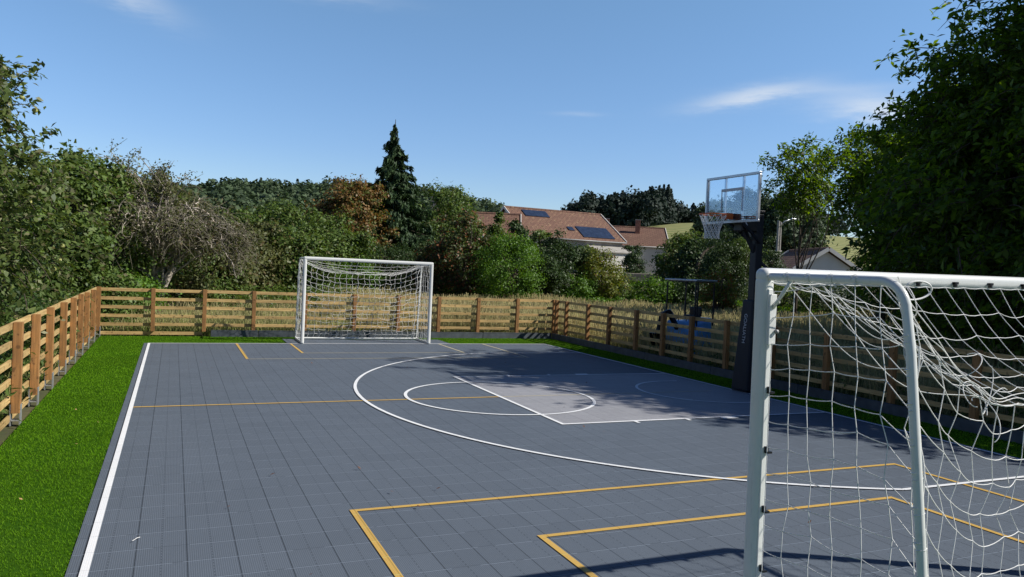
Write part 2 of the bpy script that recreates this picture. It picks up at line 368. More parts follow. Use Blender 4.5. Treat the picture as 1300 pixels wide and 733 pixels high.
# ------------------------------------------------------------------ turf
FX0,FX1,FY=-1.12,10.66,16.86
m,nt,b=new_mat('turf_backing'); v=objco(nt)
c=mix(nt,noise(nt,v,60,3,.7),(.02,.055,.006),(.06,.15,.012)); c=mix(nt,ramp(nt,noise(nt,v,1.2,3),[(.4,0.),(.7,.5)]),c,(.03,.10,.008))
lk(nt,c,b.inputs['Base Color']); b.inputs['Roughness'].default_value=.9; b.inputs['Specular IOR Level'].default_value=.0; M['turf']=m
strips=[(FX0+.06,-6,-.1,FY-.05),(W_+.1,-6,FX1-.05,FY-.05),(-.1,L_+.1,2.9,FY-.05),(6.95,L_+.1,W_+.1,FY-.05),(2.9,16.24,6.95,FY-.05),(-.1,-6,2.9,-.1),(6.95,-6,W_+.1,-.1),(2.9,-6,6.95,-1.1)]
s=MB()
for x0,y0,x1,y1 in strips: s.box(((x0+x1)/2,(y0+y1)/2,-.012),(x1-x0,y1-y0,.03))
tag(s.build('turf','turf'),kind='structure')
rng=np.random.default_rng(1)
P=[];SZ=[]
def blades(name,P,h,w,lean,mat,rng,zf=None,parent=None,seed_tip=False):
    n=len(P); a=rng.uniform(0,2*np.pi,n); d=np.stack([np.cos(a),np.sin(a),0*a],1); e=np.stack([-np.sin(a),np.cos(a),0*a],1)
    la=rng.uniform(0,2*np.pi,n); ld=np.stack([np.cos(la),np.sin(la),0*la],1)*(h*lean*rng.uniform(.2,1.3,n))[:,None]
    up=np.array([0,0,1.]); h=h[:,None]; w=w[:,None] if np.ndim(w) else np.full((n,1),w)
    b=P; m_=P+up*h*.55+ld*.35; t=P+up*h+ld
    wt=.9 if seed_tip else .15; wm=.55 if seed_tip else .8
    V=np.stack([b-d*w*.5,b+d*w*.5,m_+d*w*.5*wm,m_-d*w*.5*wm,t+d*w*.5*wt,t-d*w*.5*wt],1)
    i=np.arange(n)[:,None]*6; F=np.concatenate([i+[0,1,2,3],i+[3,2,4,5]])
    hg=np.tile([0,0,.55,.55,1,1],n)
    return mesh_np(name,V,F,mat,parent,attr=hg)
for x0,y0,x1,y1 in strips[:5]+strips[5:6]:
    A=(x1-x0)*(y1-y0); N=int(A*6500); p=np.stack([rng.uniform(x0,x1,N),rng.uniform(y0,y1,N),np.full(N,.002)],1)
    d=np.hypot(p[:,0]-EYE[0],p[:,1]-EYE[1]); keep=rng.random(N)<np.clip(7./d,.25,1.); P.append(p[keep]); SZ.append(d[keep])
P=np.concatenate(P); d=np.concatenate(SZ)
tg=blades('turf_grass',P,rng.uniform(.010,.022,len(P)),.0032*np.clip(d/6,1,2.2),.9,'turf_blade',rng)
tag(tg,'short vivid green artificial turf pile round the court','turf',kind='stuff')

# ------------------------------------------------------------------ fences
def rail_mesh(L): 
    me=bpy.data.meshes.new('rail'); s=MB(); s.box((0,0,0),(L,.026,.075)); me.from_pydata(s.v,[],s.f); me.materials.append(M['rail']); return me
def post_mesh():
    me=bpy.data.meshes.new('post'); s=MB(); s.box((0,0,0),(1.0,.09,.09)); me.from_pydata(s.v,[],s.f); me.materials.append(M['post']); return me
pm=post_mesh()
def bevel(o,w=.004):
    b=o.modifiers.new('bevel','BEVEL'); b.width=w; b.segments=2; return o
def make_fence(label,A,B,ts,nrails,out,shoe,z_post0=.12):
    A=Vector((*A,0));B=Vector((*B,0)); d=(B-A); L=d.length; d.normalize(); ang=math.atan2(d.y,d.x); nv=Vector((-d.y,d.x,0))*out
    t=thing('wooden_fence',label,'fence',A,ang)
    r_=random.Random(len(ts)*7)
    for q in ts:
        top=1.13+r_.uniform(-.008,.012); h=top-z_post0
        o=bpy.data.objects.new('post',pm); link(o,t); o.location=(q,r_.uniform(-.005,.005),z_post0+h/2); o.rotation_euler=(r_.uniform(-.01,.01),-math.pi/2+r_.uniform(-.012,.012),0); o.scale=(h,1,1); bevel(o)
        if shoe:
            s=MB(); s.box((0,0,0),(.095,.012,.24)); s.box((0,.09,0),(.095,.012,.24)); s.box((0,.045,-.06),(.095,.085,.012)) 
            so=s.build('post_shoe','shoe',t); so.location=(q,-.045,z_post0-.02)
    js=[ts[0]-.1]+[x for x in ts[1:-1]]+[ts[-1]+.1]
    k=0
    for i in range(nrails):
        z=1.085-.203*i
        a=0; idx=0
        # rails run over one bay, butted behind the posts
        for j in range(len(js)-1):
            l=js[j+1]-js[j]-.004
            o=bpy.data.objects.new('rail',rail_mesh(l)); link(o,t); bevel(o,.003)
            o.location=((js[j]+js[j+1])/2,(.061 if out*1>0 else -.061),z+r_.uniform(-.006,.006)); o.rotation_euler=(0,r_.uniform(-.004,.004),0)
    return t
make_fence('light timber rail fence along the left side of the turf, on steel post shoes',(FX0,-1.0),(FX0,FY),[0,1.2,2.45,3.7,4.9,6.15,7.85,9.05,10.33,11.74,13.05,14.2,15.3,16.55,17.86][0:15],6,1,True)
make_fence('sunlit timber rail fence across the far end behind the goal',(FX0,FY),(FX1,FY),[1.14,2.27,3.41,4.66,5.92,7.1,8.24,9.4,10.6,11.78],5,1,False)
make_fence('timber rail fence in tree shade along the right side by the hoop',(FX1,-1.0),(FX1,FY),[.0,1.2,2.45,3.7,4.95,6.3,7.6,8.9,10.2,11.35,12.4,13.5,14.75,15.85,17.1,17.7],5,-1,False)
# first bay of the far fence has a sixth rail low down
ff=[o for o in col.objects if o.name.startswith('wooden_fence')][1]
for x0,x1 in ((.02,1.14),(1.14,2.27),(2.27,3.3)):
    pass
o=bpy.data.objects.new('rail',rail_mesh(2.2)); link(o,ff); o.location=(1.15,.061,.07)
for q in range(5):
    o=bpy.data.objects.new('rail',rail_mesh(1.02)); link(o,ff); o.location=(.53,.061,1.085-.203*q)
# edging boards
def edging(x,y,L,rz,label,tilt=0):
    t=MB(); t.box((0,0,0),(L-.01,.05,.17)); t.box((0,.0,.087),(L-.03,.062,.012))
    o=t.build('edging_board','edging',bev=.006); o.location=(x,y,.075); o.rotation_euler=(tilt,0,rz)
    return tag(o,label,'edging board','dark edging boards laid along the fence feet')
bx=[1.3,2.4,4.4,6.4,8.4,10.55]
for i in range(5): edging((bx[i]+bx[i+1])/2,FY-.10,bx[i+1]-bx[i],0,'dark grey edging board at the foot of the far fence' if i else 'short dark edging board at the left end of the far row')
yy=[16.7,14.3,11.9,9.5,7.1,4.7,2.3,-.1]
for i in range(7): edging(FX1-.10,(yy[i]+yy[i+1])/2,yy[i]-yy[i+1],math.pi/2,'dark grey edging board at the foot of the right fence')

# ------------------------------------------------------------------ goals
def net_grid(P,rad,sub=3,slack=.02,rng=None):
    """strings along both directions of a knot grid P[i,j]"""
    paths=[]
    def add(A):
        B=A.copy(); m=len(B); out=[]
        for i in range(m-1):
            for s in range(sub):
                t=s/sub; p=B[i]*(1-t)+B[i+1]*t; 
                if s: p=p+np.array([0,0,-slack*4*t*(1-t)])*np.linalg.norm((B[i+1]-B[i])[:2])/(.14)
                out.append(p)
        out.append(B[-1]); paths.append(np.array(out))
    for i in range(P.shape[0]): add(P[i])
    for j in range(P.shape[1]): add(P[:,j])
    return paths
HW=1.54; GD=.85; ZT=2.0
def build_goal(name_label,loc,rz,near):
    g=thing('football_goal',name_label,'goal',loc,rz,None)
    rg=np.random.default_rng(7 if near else 11)
    def prof(s,a,b,w,d):    # rounded rectangular profile
        s.bar(a,b,w,d)
    for sx in (-1,1):
        s=MB(); s.box((sx*HW,0,1.0),(.082,.086,2.0)); o=s.build('post','paint',g,bev=.034,seg=6)
        # lacing groove strip at the back
        s=MB(); s.box((sx*(HW-.0),.046,.98),(.03,.010,1.9)); s.build('groove_strip','paint',o,bev=.003)
    s=MB(); s.box((0,0,1.998),(2*HW+.08,.086,.082)); cb=s.build('crossbar','paint',g,bev=.034,seg=6)
    zt=1.995
    for sx in (-1,1):
        x=sx*HW; r=.13
        pts=[(x,.05,zt),(x,GD-r,zt)]
        for k in range(1,8):
            a=k/8*math.pi/2*.97; pts.append((x,GD-r+r*math.sin(a),zt-r+r*math.cos(a)))
        e=pts[-1]; pts+=[(x,GD+.03,1.70),(x,GD+.12,.90),(x,GD+.21,.10)]
        for k in range(1,5):
            a=k/4*math.pi/2; pts.append((x,GD+.21-.07*(1-math.cos(a)),.10-.07*math.sin(a)))
        pts.append((x,.04,.03))
        o=tube_obj('side_frame',[np.array(pts)],.021,'paint',g,12)
        s=MB(); s.tube([(x,.07,zt-.16),(x,.19,zt-.015)],.009); s.build('corner_brace','paint',g,True)
        s=MB(); s.box((x+sx*.0,.066,zt-.22),(.045,.012,.26)); s.build('bracket','paint',g,bev=.003)
        for zz in (zt-.13,zt-.28):
            s=MB(); s.tube([(x-.02,.072,zz),(x-.02,.088,zz)],.010,8); s.build('bolt','shoe',g,True)
    tube_obj('ground_bar',[np.array([(-HW,GD+.18,.035),(HW,GD+.18,.035)])],.021,'paint',g,12)
    # clips
    xs=np.arange(-HW+.14,HW,.31); 
    cm=MB(); cm.box((0,0,0),(.034,.022,.014)); cm.box((.012,.010,-.010),(.010,.022,.026)); first=None
    for x in xs:
        if first is None: first=cm.build('net_clip','black',g); o=first
        else: o=first.copy(); link(o,g)
        o.location=(x,.048,1.99)
    for sx in (-1,1):
        for z in np.arange(.15,1.7,.31):
            o=first.copy(); link(o,g); o.location=(sx*(HW-.006),.056,z+.02); o.rotation_euler=(0,math.pi/2,0)
    # ---- net
    rad=.0023 if near else .0036
    paths=[]
    sag=.56 if near else .30
    nu=19 if near else 22
    U=np.linspace(0,1,nu+1)
    swy=.80 if near else .82
    def sw(u): 
        u=np.asarray(u); q=4*u*(1-u); a=.10*np.sin(u*9)*q
        e=np.clip(np.minimum(u,1-u)/.30,0,1)
        return np.stack([-HW+2*HW*u,(swy-.10*q+a*.4)+0*u,1.97-sag*np.sin(e*np.pi/2)**.9],-1)
    def jit(P,s,lock=None):
        Q=P+rg.normal(size=P.shape)*s
        if lock is not None: Q[lock]=P[lock]
        return Q
    # roof of the net: crossbar to the slack line
    nv=6; c0=np.stack([-HW+2*HW*U,np.full(nu+1,.055),np.full(nu+1,1.965)],-1); c1=sw(U)
    # strings drift sideways as they slide into the slack
    roof=[]
    for j in range(nv+1):
        t=j/nv; c2=sw(np.clip(U-(.05*t if near else 0),0,1)*1.0); p=c0*(1-t)+c2*t; p[:,2]-=.10*np.sin(t*np.pi)*(4*U*(1-U)); roof.append(p)
    roof=np.array(roof); roof[1:-1]=jit(roof[1:-1],.012)
    paths+=net_grid(roof,rad,3,.006)
    # back panel from slack line to ground bar
    nb=12 if near else 15; back=[]
    for j in range(nb+1):
        t=j/nb; p=sw(U); z=p[:,2]-t*(1.62 if near else 1.98); q=4*U*(1-U)
        yv=p[:,1]*(1-t)+(GD+.18)*t-(.22*np.sin(t*np.pi)*q)
        zz=np.where(z<.06,.035+.02*np.abs(np.sin(U*40+j)),z)
        zz=zz if near else np.maximum(p[:,2]+(.04-p[:,2])*t**.95,.04)
        if near: zz=np.maximum(zz*(1-t**4)+.04*t**4,.04)
        back.append(np.stack([p[:,0]+(.018*(-1)**j),yv,zz],-1))
    back=np.array(back); back[1:-1]=jit(back[1:-1],.014)
    paths+=net_grid(back,rad,4,.007)
    # sides
    for sx in (-1,1):
        ns=6; nz=14; P=np.zeros((nz+1,ns+1,3))
        for a in range(nz+1):
            z0=1.92-a*(1.88/nz)
            for b_ in range(ns+1):
                u=b_/ns; yb=.068+u*(GD-.068+(.21*min(1,max(0,(1.85-z0)/1.75))))
                dz=.035*math.sin(u*2.6)- (.10 if b_==ns else 0) + .02*u
                P[a,b_]=(sx*(HW-.008 if b_==ns else HW-.002+.012*math.sin(u*3.1)),yb,max(.04,z0+dz))
        P[:,1:-1]+=rg.normal(size=P[:,1:-1].shape)*np.array([.01,.006,.007]); 
        paths+=net_grid(P,rad,4,.004)
        # lacing round the rear tube
        for z in np.arange(.2,1.85,.14):
            zc=z; a=np.linspace(0,2*np.pi*1.1,10); yc=GD+.21*min(1,max(0,(1.88-z)/1.78))
            paths.append(np.stack([sx*HW+.0245*np.cos(a),yc+.0245*np.sin(a),zc+.03*a/6.3],-1))
        for y in np.arange(.15,GD-.15,.14):
            a=np.linspace(0,2*np.pi*1.1,10); paths.append(np.stack([sx*HW+.0245*np.cos(a),y+.03*a/6.3,zt+.0245*np.sin(a)],-1))
    # edge cord and slack loops gathered on the slack line
    for k in range(3 if near else 2):
        u=np.linspace(0,1,90); p=sw(u); am=.022+.010*k
        for q in range(3):
            ph=rg.uniform(0,6,3); fr=rg.uniform(8,34,3); p[:,q]+=am*(4*u*(1-u))**.3*(np.sin(u*fr[0]+ph[0])*.5+np.sin(u*fr[1]*1.7+ph[1])*.5)
        p[:,2]+=rg.uniform(-.03,.05); paths.append(p)
    if near:
        for side in (-1,1):
            # excess side cords swagging forward from the corner to the slack line
            for k in range(4):
                a=np.array([side*HW,rg.uniform(.12,.5),1.96]); bpt=sw(np.array([.02+.25*rg.random() if side<0 else .98-.25*rg.random()]))[0]
                mid=(a+bpt)/2+np.array([rg.normal()*.03,rg.normal()*.05,-.10-.12*rg.random()])
                paths.append(curve([a,mid,bpt],9))
            for k in range(6):
                u0=(.05+.20*rg.random()); u0=u0 if side<0 else 1-u0; c=sw(np.array([u0]))[0]+rg.normal(size=3)*[.04,.05,.05]
                c[2]+=.05
                r1,r2=rg.uniform(.04,.11,2); a=np.linspace(0,2*np.pi*rg.uniform(.7,1.1),22); e1=nrm(rg.normal(size=3)); e2=nrm(np.cross(e1,rg.normal(size=3)))
                paths.append(c+r1*np.cos(a)[:,None]*e1+r2*np.sin(a)[:,None]*e2+np.outer(a,rg.normal(size=3)*.012))
    net=tube_obj('net',paths,rad,'net',g,5)
    # thicker doubled cord hanging inside the rear corners
    cords=[]
    for sx in (-1,1):
        zz=np.linspace(1.72,.05,40); cords.append(np.stack([sx*(HW-.10)+.012*np.sin(zz*14)+.0*zz,GD-.03+.012*np.cos(zz*11)+.18*(1.7-zz)/1.7,zz],-1))
        cords.append(curve([(sx*HW,GD-.05,1.93),(sx*(HW-.06),GD-.03,1.84),(sx*(HW-.10),GD-.03,1.72)],6))
    if near:
        a=np.linspace(0,2*np.pi*1.05,30); cc=np.array([1.30,.72,1.975]); cords.append(cc+.085*np.cos(a)[:,None]*np.array([1,0,0])+.032*np.sin(a)[:,None]*np.array([0,.3,1])+np.outer(a,[0.004,0,-.006]))
    for c_ in cords: tube_obj('edge_cord',[c_],rad*1.9,'net',g,6)
    return g
build_goal('near white goal, its left post and tangled net filling the right foreground',(CX,0,ZC),math.pi,True)
gn=[o for o in col.objects if o.name.startswith('football_goal')][0]; gn.location.x+=.047; gn.rotation_euler=(0,.0135,math.pi)
build_goal('small white football goal at the far end in front of the rail fence',(CX,L_,ZC),0,False)

# ------------------------------------------------------------------ basketball hoop
BY=7.43; BX=9.15; PX=9.74
h=thing('basketball_hoop','basketball hoop on a padded dark pole with clear backboard beside the right fence','basketball hoop',(PX,BY,0))
s=MB(); s.box((0,0,1.57),(.15,.15,3.10)); pole=s.build('pole','polemat',h,bev=.01)
s=MB(); s.box((0,0,.02),(.42,.42,.03)); s.build('base_plate','polemat',h,bev=.004)
s=MB(); s.add([(-.24,-.2,.04),(.2,-.2,.04),(.2,.2,.04),(-.24,.2,.04),(-.135,-.13,1.62),(.13,-.13,1.62),(.13,.13,1.62),(-.135,.13,1.62)],[(0,3,2,1),(4,5,6,7),(0,1,5,4),(1,2,6,5),(2,3,7,6),(3,0,4,7)])
pad=s.build('pole_padding','pad',h,bev=.03,seg=4)
fc=bpy.data.curves.new('lettering','FONT'); fc.body='GOALIATH'; fc.size=.105; fc.align_x='CENTER'; fc.align_y='CENTER'; fc.extrude=.001; fc.space_character=1.0
tmp=bpy.data.objects.new('tmp_text',fc); col.objects.link(tmp); dg=bpy.context.evaluated_depsgraph_get(); me=bpy.data.meshes.new_from_object(tmp.evaluated_get(dg)); bpy.data.objects.remove(tmp); me.materials.clear(); me.materials.append(M['print'])
lt=link(bpy.data.objects.new('lettering',me),h)
# letters run downwards, their tops toward -y, facing the court (-x)
bz=Vector((-1,0,.0665)).normalized(); bxv=Vector((0,0,-1)); byv=bz.cross(bxv).normalized(); bxv=byv.cross(bz)
lt.matrix_local=Matrix.Translation((-.171,-.0,1.12))@Matrix((bxv,byv,bz)).transposed().to_4x4()
bx=BX-PX; zb0,zb1,hw=2.93,3.75,.685
# frame
fr=MB()
fr.box((bx,0,zb1-.02),(.045,2*hw,.04)); fr.box((bx,0,zb0+.02),(.045,2*hw,.04)); fr.box((bx,-hw+.02,(zb0+zb1)/2),(.045,.04,zb1-zb0-.082)); fr.box((bx,hw-.02,(zb0+zb1)/2),(.045,.04,zb1-zb0-.082))
fr.build('board_frame','alu',h,bev=.004)
s=MB()
for y in (-.23,.23): s.box((bx+.045,y,(zb0+zb1)/2),(.035,.035,zb1-zb0-.02))
s.build('rear_struts','alu',h,bev=.004)
m,nt,b=new_mat('clear_board'); 
tr=nd(nt,'ShaderNodeBsdfTransparent'); tr.inputs[0].default_value=(.93,.96,.985,1); gl=nd(nt,'ShaderNodeBsdfGlossy'); gl.inputs['Roughness'].default_value=.03; gl.inputs[0].default_value=(.8,.9,1,1)
fn=nd(nt,'ShaderNodeFresnel'); fn.inputs[0].default_value=1.5; ms=nd(nt,'ShaderNodeMixShader'); lk(nt,mathn(nt,'MULTIPLY',fn.outputs[0],.45),ms.inputs[0]); lk(nt,tr.outputs[0],ms.inputs[1]); lk(nt,gl.outputs[0],ms.inputs[2])
out=[n for n in nt.nodes if n.type=='OUTPUT_MATERIAL'][0]; lk(nt,ms.outputs[0],out.inputs[0]); M['glass']=m
s=MB(); s.box((bx,0,(zb0+zb1)/2),(.008,2*hw-.085,zb1-zb0-.085)); s.build('backboard_panel','glass',h)
s=MB(); zt0=3.13; s.box((bx-.006,0,zt0+.37),(.003,.56,.05)); s.box((bx-.006,-.265,zt0+.17),(.003,.02,.345)); s.box((bx-.006,.265,zt0+.17),(.003,.02,.345)); s.build('target_square','print',h)
rc=bx-.385; a=np.linspace(0,2*np.pi,37)
rim=tube_obj('rim',[np.stack([rc+.225*np.cos(a),.225*np.sin(a),3.05+0*a],-1)],.010,'orange',h,8)
s=MB(); s.box((bx-.085,0,3.04),(.13,.16,.10)); s.tube([(bx-.03,-.07,2.98),(rc+.14,-.17,3.045)],.008); s.tube([(bx-.03,.07,2.98),(rc+.14,.17,3.045)],.008); s.build('rim_bracket','orange',h,bev=.004)
s=MB(); s.box((bx+.10,0,3.02),(.13,.30,.16)); s.build('spring_housing','black',h,bev=.01)
pp=[]; nn=12; kz=[0,.09,.18,.26,.34,.40]; kr=[.225,.185,.15,.125,.118,.128]
for i in range(nn):
    for dr in (-1,1):
        q=[]
        for k in range(6): 
            t=2*np.pi*(i+dr*k*.5)/nn; q.append((rc+kr[k]*math.cos(t),kr[k]*math.sin(t),3.04-kz[k]))
        pp.append(curve(q,3))
tube_obj('hoop_net',pp,.0052,'net',h,5)
s=MB()
for y in (-.17,.17): s.bar((-.02,y*.6,3.05),(bx+.06,y,3.12),.045); s.bar((-.02,y*.6,2.62),(bx+.06,y,2.98),.045)
s.build('board_arm','polemat',h,bev=.004)
s=MB(); s.box((bx*.45,0,2.90),(.34,.22,.20)); s.build('arm_housing','black',h,bev=.02)
s=MB(); s.bar((bx*.62,.0,2.93),(.02,0,2.35),.06); s.bar((.02,0,2.35),(.22,-.05,2.18),.045); s.build('height_actuator','polemat',h,bev=.005)
s=MB(); s.tube([(bx*.66,-.13,2.97),(bx*.40,-.11,2.72)],.016,10); s.build('gas_strut','alu',h,True)
s=MB(); s.box((0,0,3.16),(.17,.17,.05)); s.build('pole_cap','black',h,bev=.01)

# ------------------------------------------------------------------ blue machine behind the fence
ex=thing('mini_excavator','small blue digger with a black framed canopy standing in tall grass behind the right fence','digger',(12.1,12.35,0),R(20)); ex.scale=(.88,.88,1)
s=MB()
s.box((.0,.0,.62),(.9,.92,.56)); s.build('body','blue',ex,bev=.06,seg=3)
s=MB(); s.box((-.30,-.52,.46),(.42,.16,.66)); s.build('tool_box','blue',ex,bev=.04,seg=3)
s=MB(); s.box((.28,-.18,.93),(.42,.52,.12)); s.build('engine_cover','blue',ex,bev=.05,seg=3)
s=MB(); s.box((-.26,-.30,.93),(.30,.22,.14)); s.build('side_tank','blue',ex,bev=.04)
for sy in (-1,1):
    s=MB(); 
    P=[]; 
    for k in range(20):
        t=2*math.pi*k/20; x=.42*(1 if math.cos(t)>0 else -1)+.16*math.cos(t); z=.18+.16*math.sin(t); P.append((x,z))
    nP=len(P); s.add([(x,sy*.40-.11,z) for x,z in P]+[(x,sy*.40+.11,z) for x,z in P],[tuple(range(nP)),tuple(range(2*nP-1,nP-1,-1))]+[(i,nP+i,nP+(i+1)%nP,(i+1)%nP) for i in range(nP)])
    s.build('track','black',ex)
s=MB(); s.box((0,0,.33),(.6,.5,.14)); s.build('undercarriage','black',ex,bev=.02)
seat=MB(); seat.box((.12,.0,1.0),(.34,.38,.09)); seat.box((.30,.0,1.12),(.10,.38,.24)); seat.build('seat','black',ex,bev=.04,seg=3)
for x,y in ((-.46,-.46),(.46,-.46),(-.46,.46),(.46,.46),(-.36,-.46)):
    s=MB(); s.bar((x,y,.8),(x,y,1.85),.035); s.build('canopy_post','polemat',ex)
for x in (-.46,.46):
    s=MB(); s.bar((x,-.44,1.865),(x,.44,1.865),.03); s.build('canopy_rail','polemat',ex)
s=MB(); s.box((0.0,0,1.90),(1.08,1.04,.045)); s.build('canopy_roof','alu',ex,bev=.015)
s=MB(); s.bar((-.5,.05,.72),(-.95,.05,1.13),.10,.12); s.bar((-.95,.05,1.13),(-1.30,.05,1.05),.09,.11); s.build('boom','black',ex,bev=.015)
s=MB(); s.bar((-1.28,.05,1.10),(-1.42,.05,.62),.07,.09); s.build('dipper_arm','black',ex,bev=.01)
s=MB(); s.add([(-1.55,-.12,.62),(-1.30,-.12,.66),(-1.22,-.12,.42),(-1.45,-.12,.32),(-1.55,.22,.62),(-1.30,.22,.66),(-1.22,.22,.42),(-1.45,.22,.32)],[(0,1,2,3),(7,6,5,4),(1,5,6,2),(2,6,7,3),(0,4,5,1)]); s.build('bucket','black',ex)
s=MB(); s.tube([(-.55,.05,.95),(-.9,.05,1.18)],.02); s.build('hydraulic_ram','alu',ex,True)
s=MB(); s.tube([(-.30,-.1,.86),(-.34,-.1,1.12)],.012); s.tube([(-.30,.15,.86),(-.34,.15,1.12)],.012); s.build('control_lever','black',ex,True)
s=MB(); s.box((.62,0,.28),(.06,1.0,.26)); s.bar((.3,-.2,.3),(.6,-.2,.28),.05); s.bar((.3,.2,.3),(.6,.2,.28),.05); s.build('dozer_blade','blue',ex,bev=.01)

# ------------------------------------------------------------------ trees
def limbs(rng,base,top,r0,targets,r1=.03,spread=.35):
    paths=[];rad=[]
    base=np.array(base,float);top=np.array(top,float)
    n=9; t=np.linspace(0,1,n)[:,None]; tr=base*(1-t)+top*t+np.cumsum(rng.normal(size=(n,3))*[.5,.5,0],0)*.06*np.linalg.norm(top-base)/3*t
    paths.append(curve(tr,4)); m=len(paths[0]); tt=np.linspace(0,1,m); rad.append(r0*(1.25*np.exp(-tt*14)+1-.72*tt))
    for q in targets:
        k=rng.uniform(.28,.98); i=int(k*(m-1)); s=paths[0][i]; q=np.asarray(q,float)
        mid=s*.5+q*.5+rng.normal(size=3)*.10*np.linalg.norm(q-s)+np.array([0,0,.08*np.linalg.norm(q-s)])
        c=curve([s,mid,q],6); paths.append(c); tt=np.linspace(0,1,len(c)); rad.append(np.maximum(rad[0][i]*.55*(1-tt)**.8,.006)+0*tt)
    return paths,rad
def tree(name,label,cat,az,D,top,hw,mat,seed,group=None,nc=70,nl=90,leaf=.16,base=.25,shape='round',bark='bark',tr=.10,amp=.22,droop=.2,clr=.30,asp=.6,xy=None,rz=None,depth=1.,inner=.4):
    """az/D: bearing and distance from where the photographer stood; top: height of the top above the site datum; hw: half width of the crown in m; base: height fraction where foliage starts"""
    rng=np.random.default_rng(seed)
    x,y=xy if xy else polar(az,D); z0=gz1(x,y); H=top-z0
    t=thing(name,label,cat,(x,y,z0),rng.uniform(0,6) if rz is None else rz,group)
    zc=H*(1+base)/2; hz=H*(1-base)/2
    Dr=nrm(rng.normal(size=(nc,3))); u=rng.uniform(inner,1,nc)**.6
    W=wob(Dr,seed+9,amp)
    c=Dr*(u*W)[:,None]*np.array([hw,hw*depth,hz])
    if shape=='cone':
        f=(c[:,2]+hz)/(2*hz); k=np.clip(1.35-1.15*f,.1,1.4); c[:,:2]*=k[:,None]
    elif shape=='vase':
        f=(c[:,2]+hz)/(2*hz); k=.55+.6*f; c[:,:2]*=k[:,None]
    c[:,2]+=zc
    c[:,2]=np.maximum(c[:,2],.12)
    cr=clr*hw**.6*rng.uniform(.6,1.3,nc)
    nl=int(nl*1.75); leaf=leaf*.76
    idx=np.repeat(np.arange(nc),nl)
    off=rng.normal(size=(nc*nl,3))*.62; off[:,2]*=.62
    P=c[idx]+off*cr[idx][:,None]; P[:,2]-=droop*cr[idx]*np.hypot(off[:,0],off[:,1])
    P[:,2]=np.maximum(P[:,2],.03)
    N=nrm(off)*.5+Dr[idx]*.3+rng.normal(size=P.shape)*.55+np.array([0,0,.45])
    paths,rad=limbs(rng,(0,0,-.1),(rng.normal()*.1*hw,rng.normal()*.1*hw,zc+hz*.45),tr,c[rng.permutation(nc)[:min(26,nc)]])
    tube_obj('trunk',paths,rad,bark,t,7)
    leaf_mesh('crown',P,N,leaf,asp,mat,t,rng)
    return t
def sprig_tree(name,label,cat,xy,blobs,mat,seed,trunk_top,ncl=0,csig=.5,nlimb=90,tr=.15,nsp=600,per=16,ln=.6,leaf=.08,asp=.5,bark='bark',group=None,compound=False,amp=.18,fruit=0,inner=.55,droop=.5):
    """near tree: blobs = [(centre, radii, weight)] in local coordinates, twigs carrying leaves"""
    rng=np.random.default_rng(seed); z0=gz1(*xy)
    t=thing(name,label,cat,(xy[0],xy[1],z0),0,group)
    w=np.array([b[2] for b in blobs],float); w/=w.sum(); which=rng.choice(len(blobs),nsp,p=w)
    C=np.array([b[0] for b in blobs],float)[which]; Rr=np.array([b[1] for b in blobs],float)[which]
    D=nrm(rng.normal(size=(nsp,3))); u=rng.uniform(inner,1,nsp)**.5; W=wob(D+C*.3,seed,amp)
    S=C+D*Rr*(u*W)[:,None]*.92
    if ncl:
        pick=rng.integers(0,ncl,nsp); S=S[pick]+rng.normal(size=(nsp,3))*csig*np.array([1,1,.6]); D=nrm(D[pick]*.6+nrm(S-S[pick]+1e-3)*.2+rng.normal(size=(nsp,3))*.35)
    dirn=nrm(D*.9+rng.normal(size=D.shape)*.55+np.array([0,0,-.1])); L=ln*rng.uniform(.5,1.3,nsp)
    k=np.linspace(0,1,6)
    tw=S[:,None,:]+dirn[:,None,:]*(L[:,None,None]*k[None,:,None])+np.array([0,0,-1])[None,None,:]*(L[:,None,None]*droop*k[None,:,None]**2)
    V=[];F=[]
    VV,FF=tubes(list(tw),[np.linspace(.009,.003,6)*(1 if leaf<.12 else 1.4)]*nsp,3)
    paths,rad=limbs(rng,(0,0,-.1),trunk_top,tr,S[rng.permutation(nsp)[:nlimb]])
    V1,F1=tubes(paths,rad,7)
    mesh_np('trunk',np.concatenate([V1,VV]),np.concatenate([F1,FF+len(V1)]),bark,t,True)
    kk=rng.uniform(.15,1.0,(nsp,per)); P=S[:,None,:]+dirn[:,None,:]*(L[:,None]*kk)[...,None]; P[...,2]-=(L[:,None]*droop*kk**2)
    P=P+rng.normal(size=P.shape)*leaf*.55
    Td=dirn[:,None,:]*.6+rng.normal(size=P.shape)*.7+np.array([0,0,-.35])
    N=rng.normal(size=P.shape)*.6+np.array([0,0,.8])+D[:,None,:]*.25
    leaf_mesh('crown',P.reshape(-1,3),N.reshape(-1,3),leaf,asp,mat,t,rng,Td.reshape(-1,3))
    if fruit:
        me=bpy.data.meshes.new('fruit'); import bmesh; bm=bmesh.new(); bmesh.ops.create_icosphere(bm,subdivisions=2,radius=.04); bm.to_mesh(me); bm.free(); me.materials.append(M['fruit'])
        for p in me.polygons: p.use_smooth=True
        for i in range(fruit):
            j=rng.integers(nsp); o=bpy.data.objects.new('fruit',me); link(o,t); o.location=Vector(tw[j,4]+np.array([0,0,-.05])); s_=rng.uniform(.8,1.15); o.scale=(s_,s_,s_*.9)
    return t
sprig_tree('broadleaf_tree','dense dark tree close beyond the right fence, left shoulder of the huge tree','tree',(19.9,9.6),
  [((0,0,3.7),(2.4,2.4,1.9),4),((-.6,.5,2.8),(2.0,2.0,1.8),2),((1.4,1.0,4.4),(2.2,2.4,2.4),2)],
  'lv_walnut',26,(0,0,5),150,.5,tr=.24,nsp=2800,per=26,ln=.8,leaf=.19,asp=.45,bark='bark')
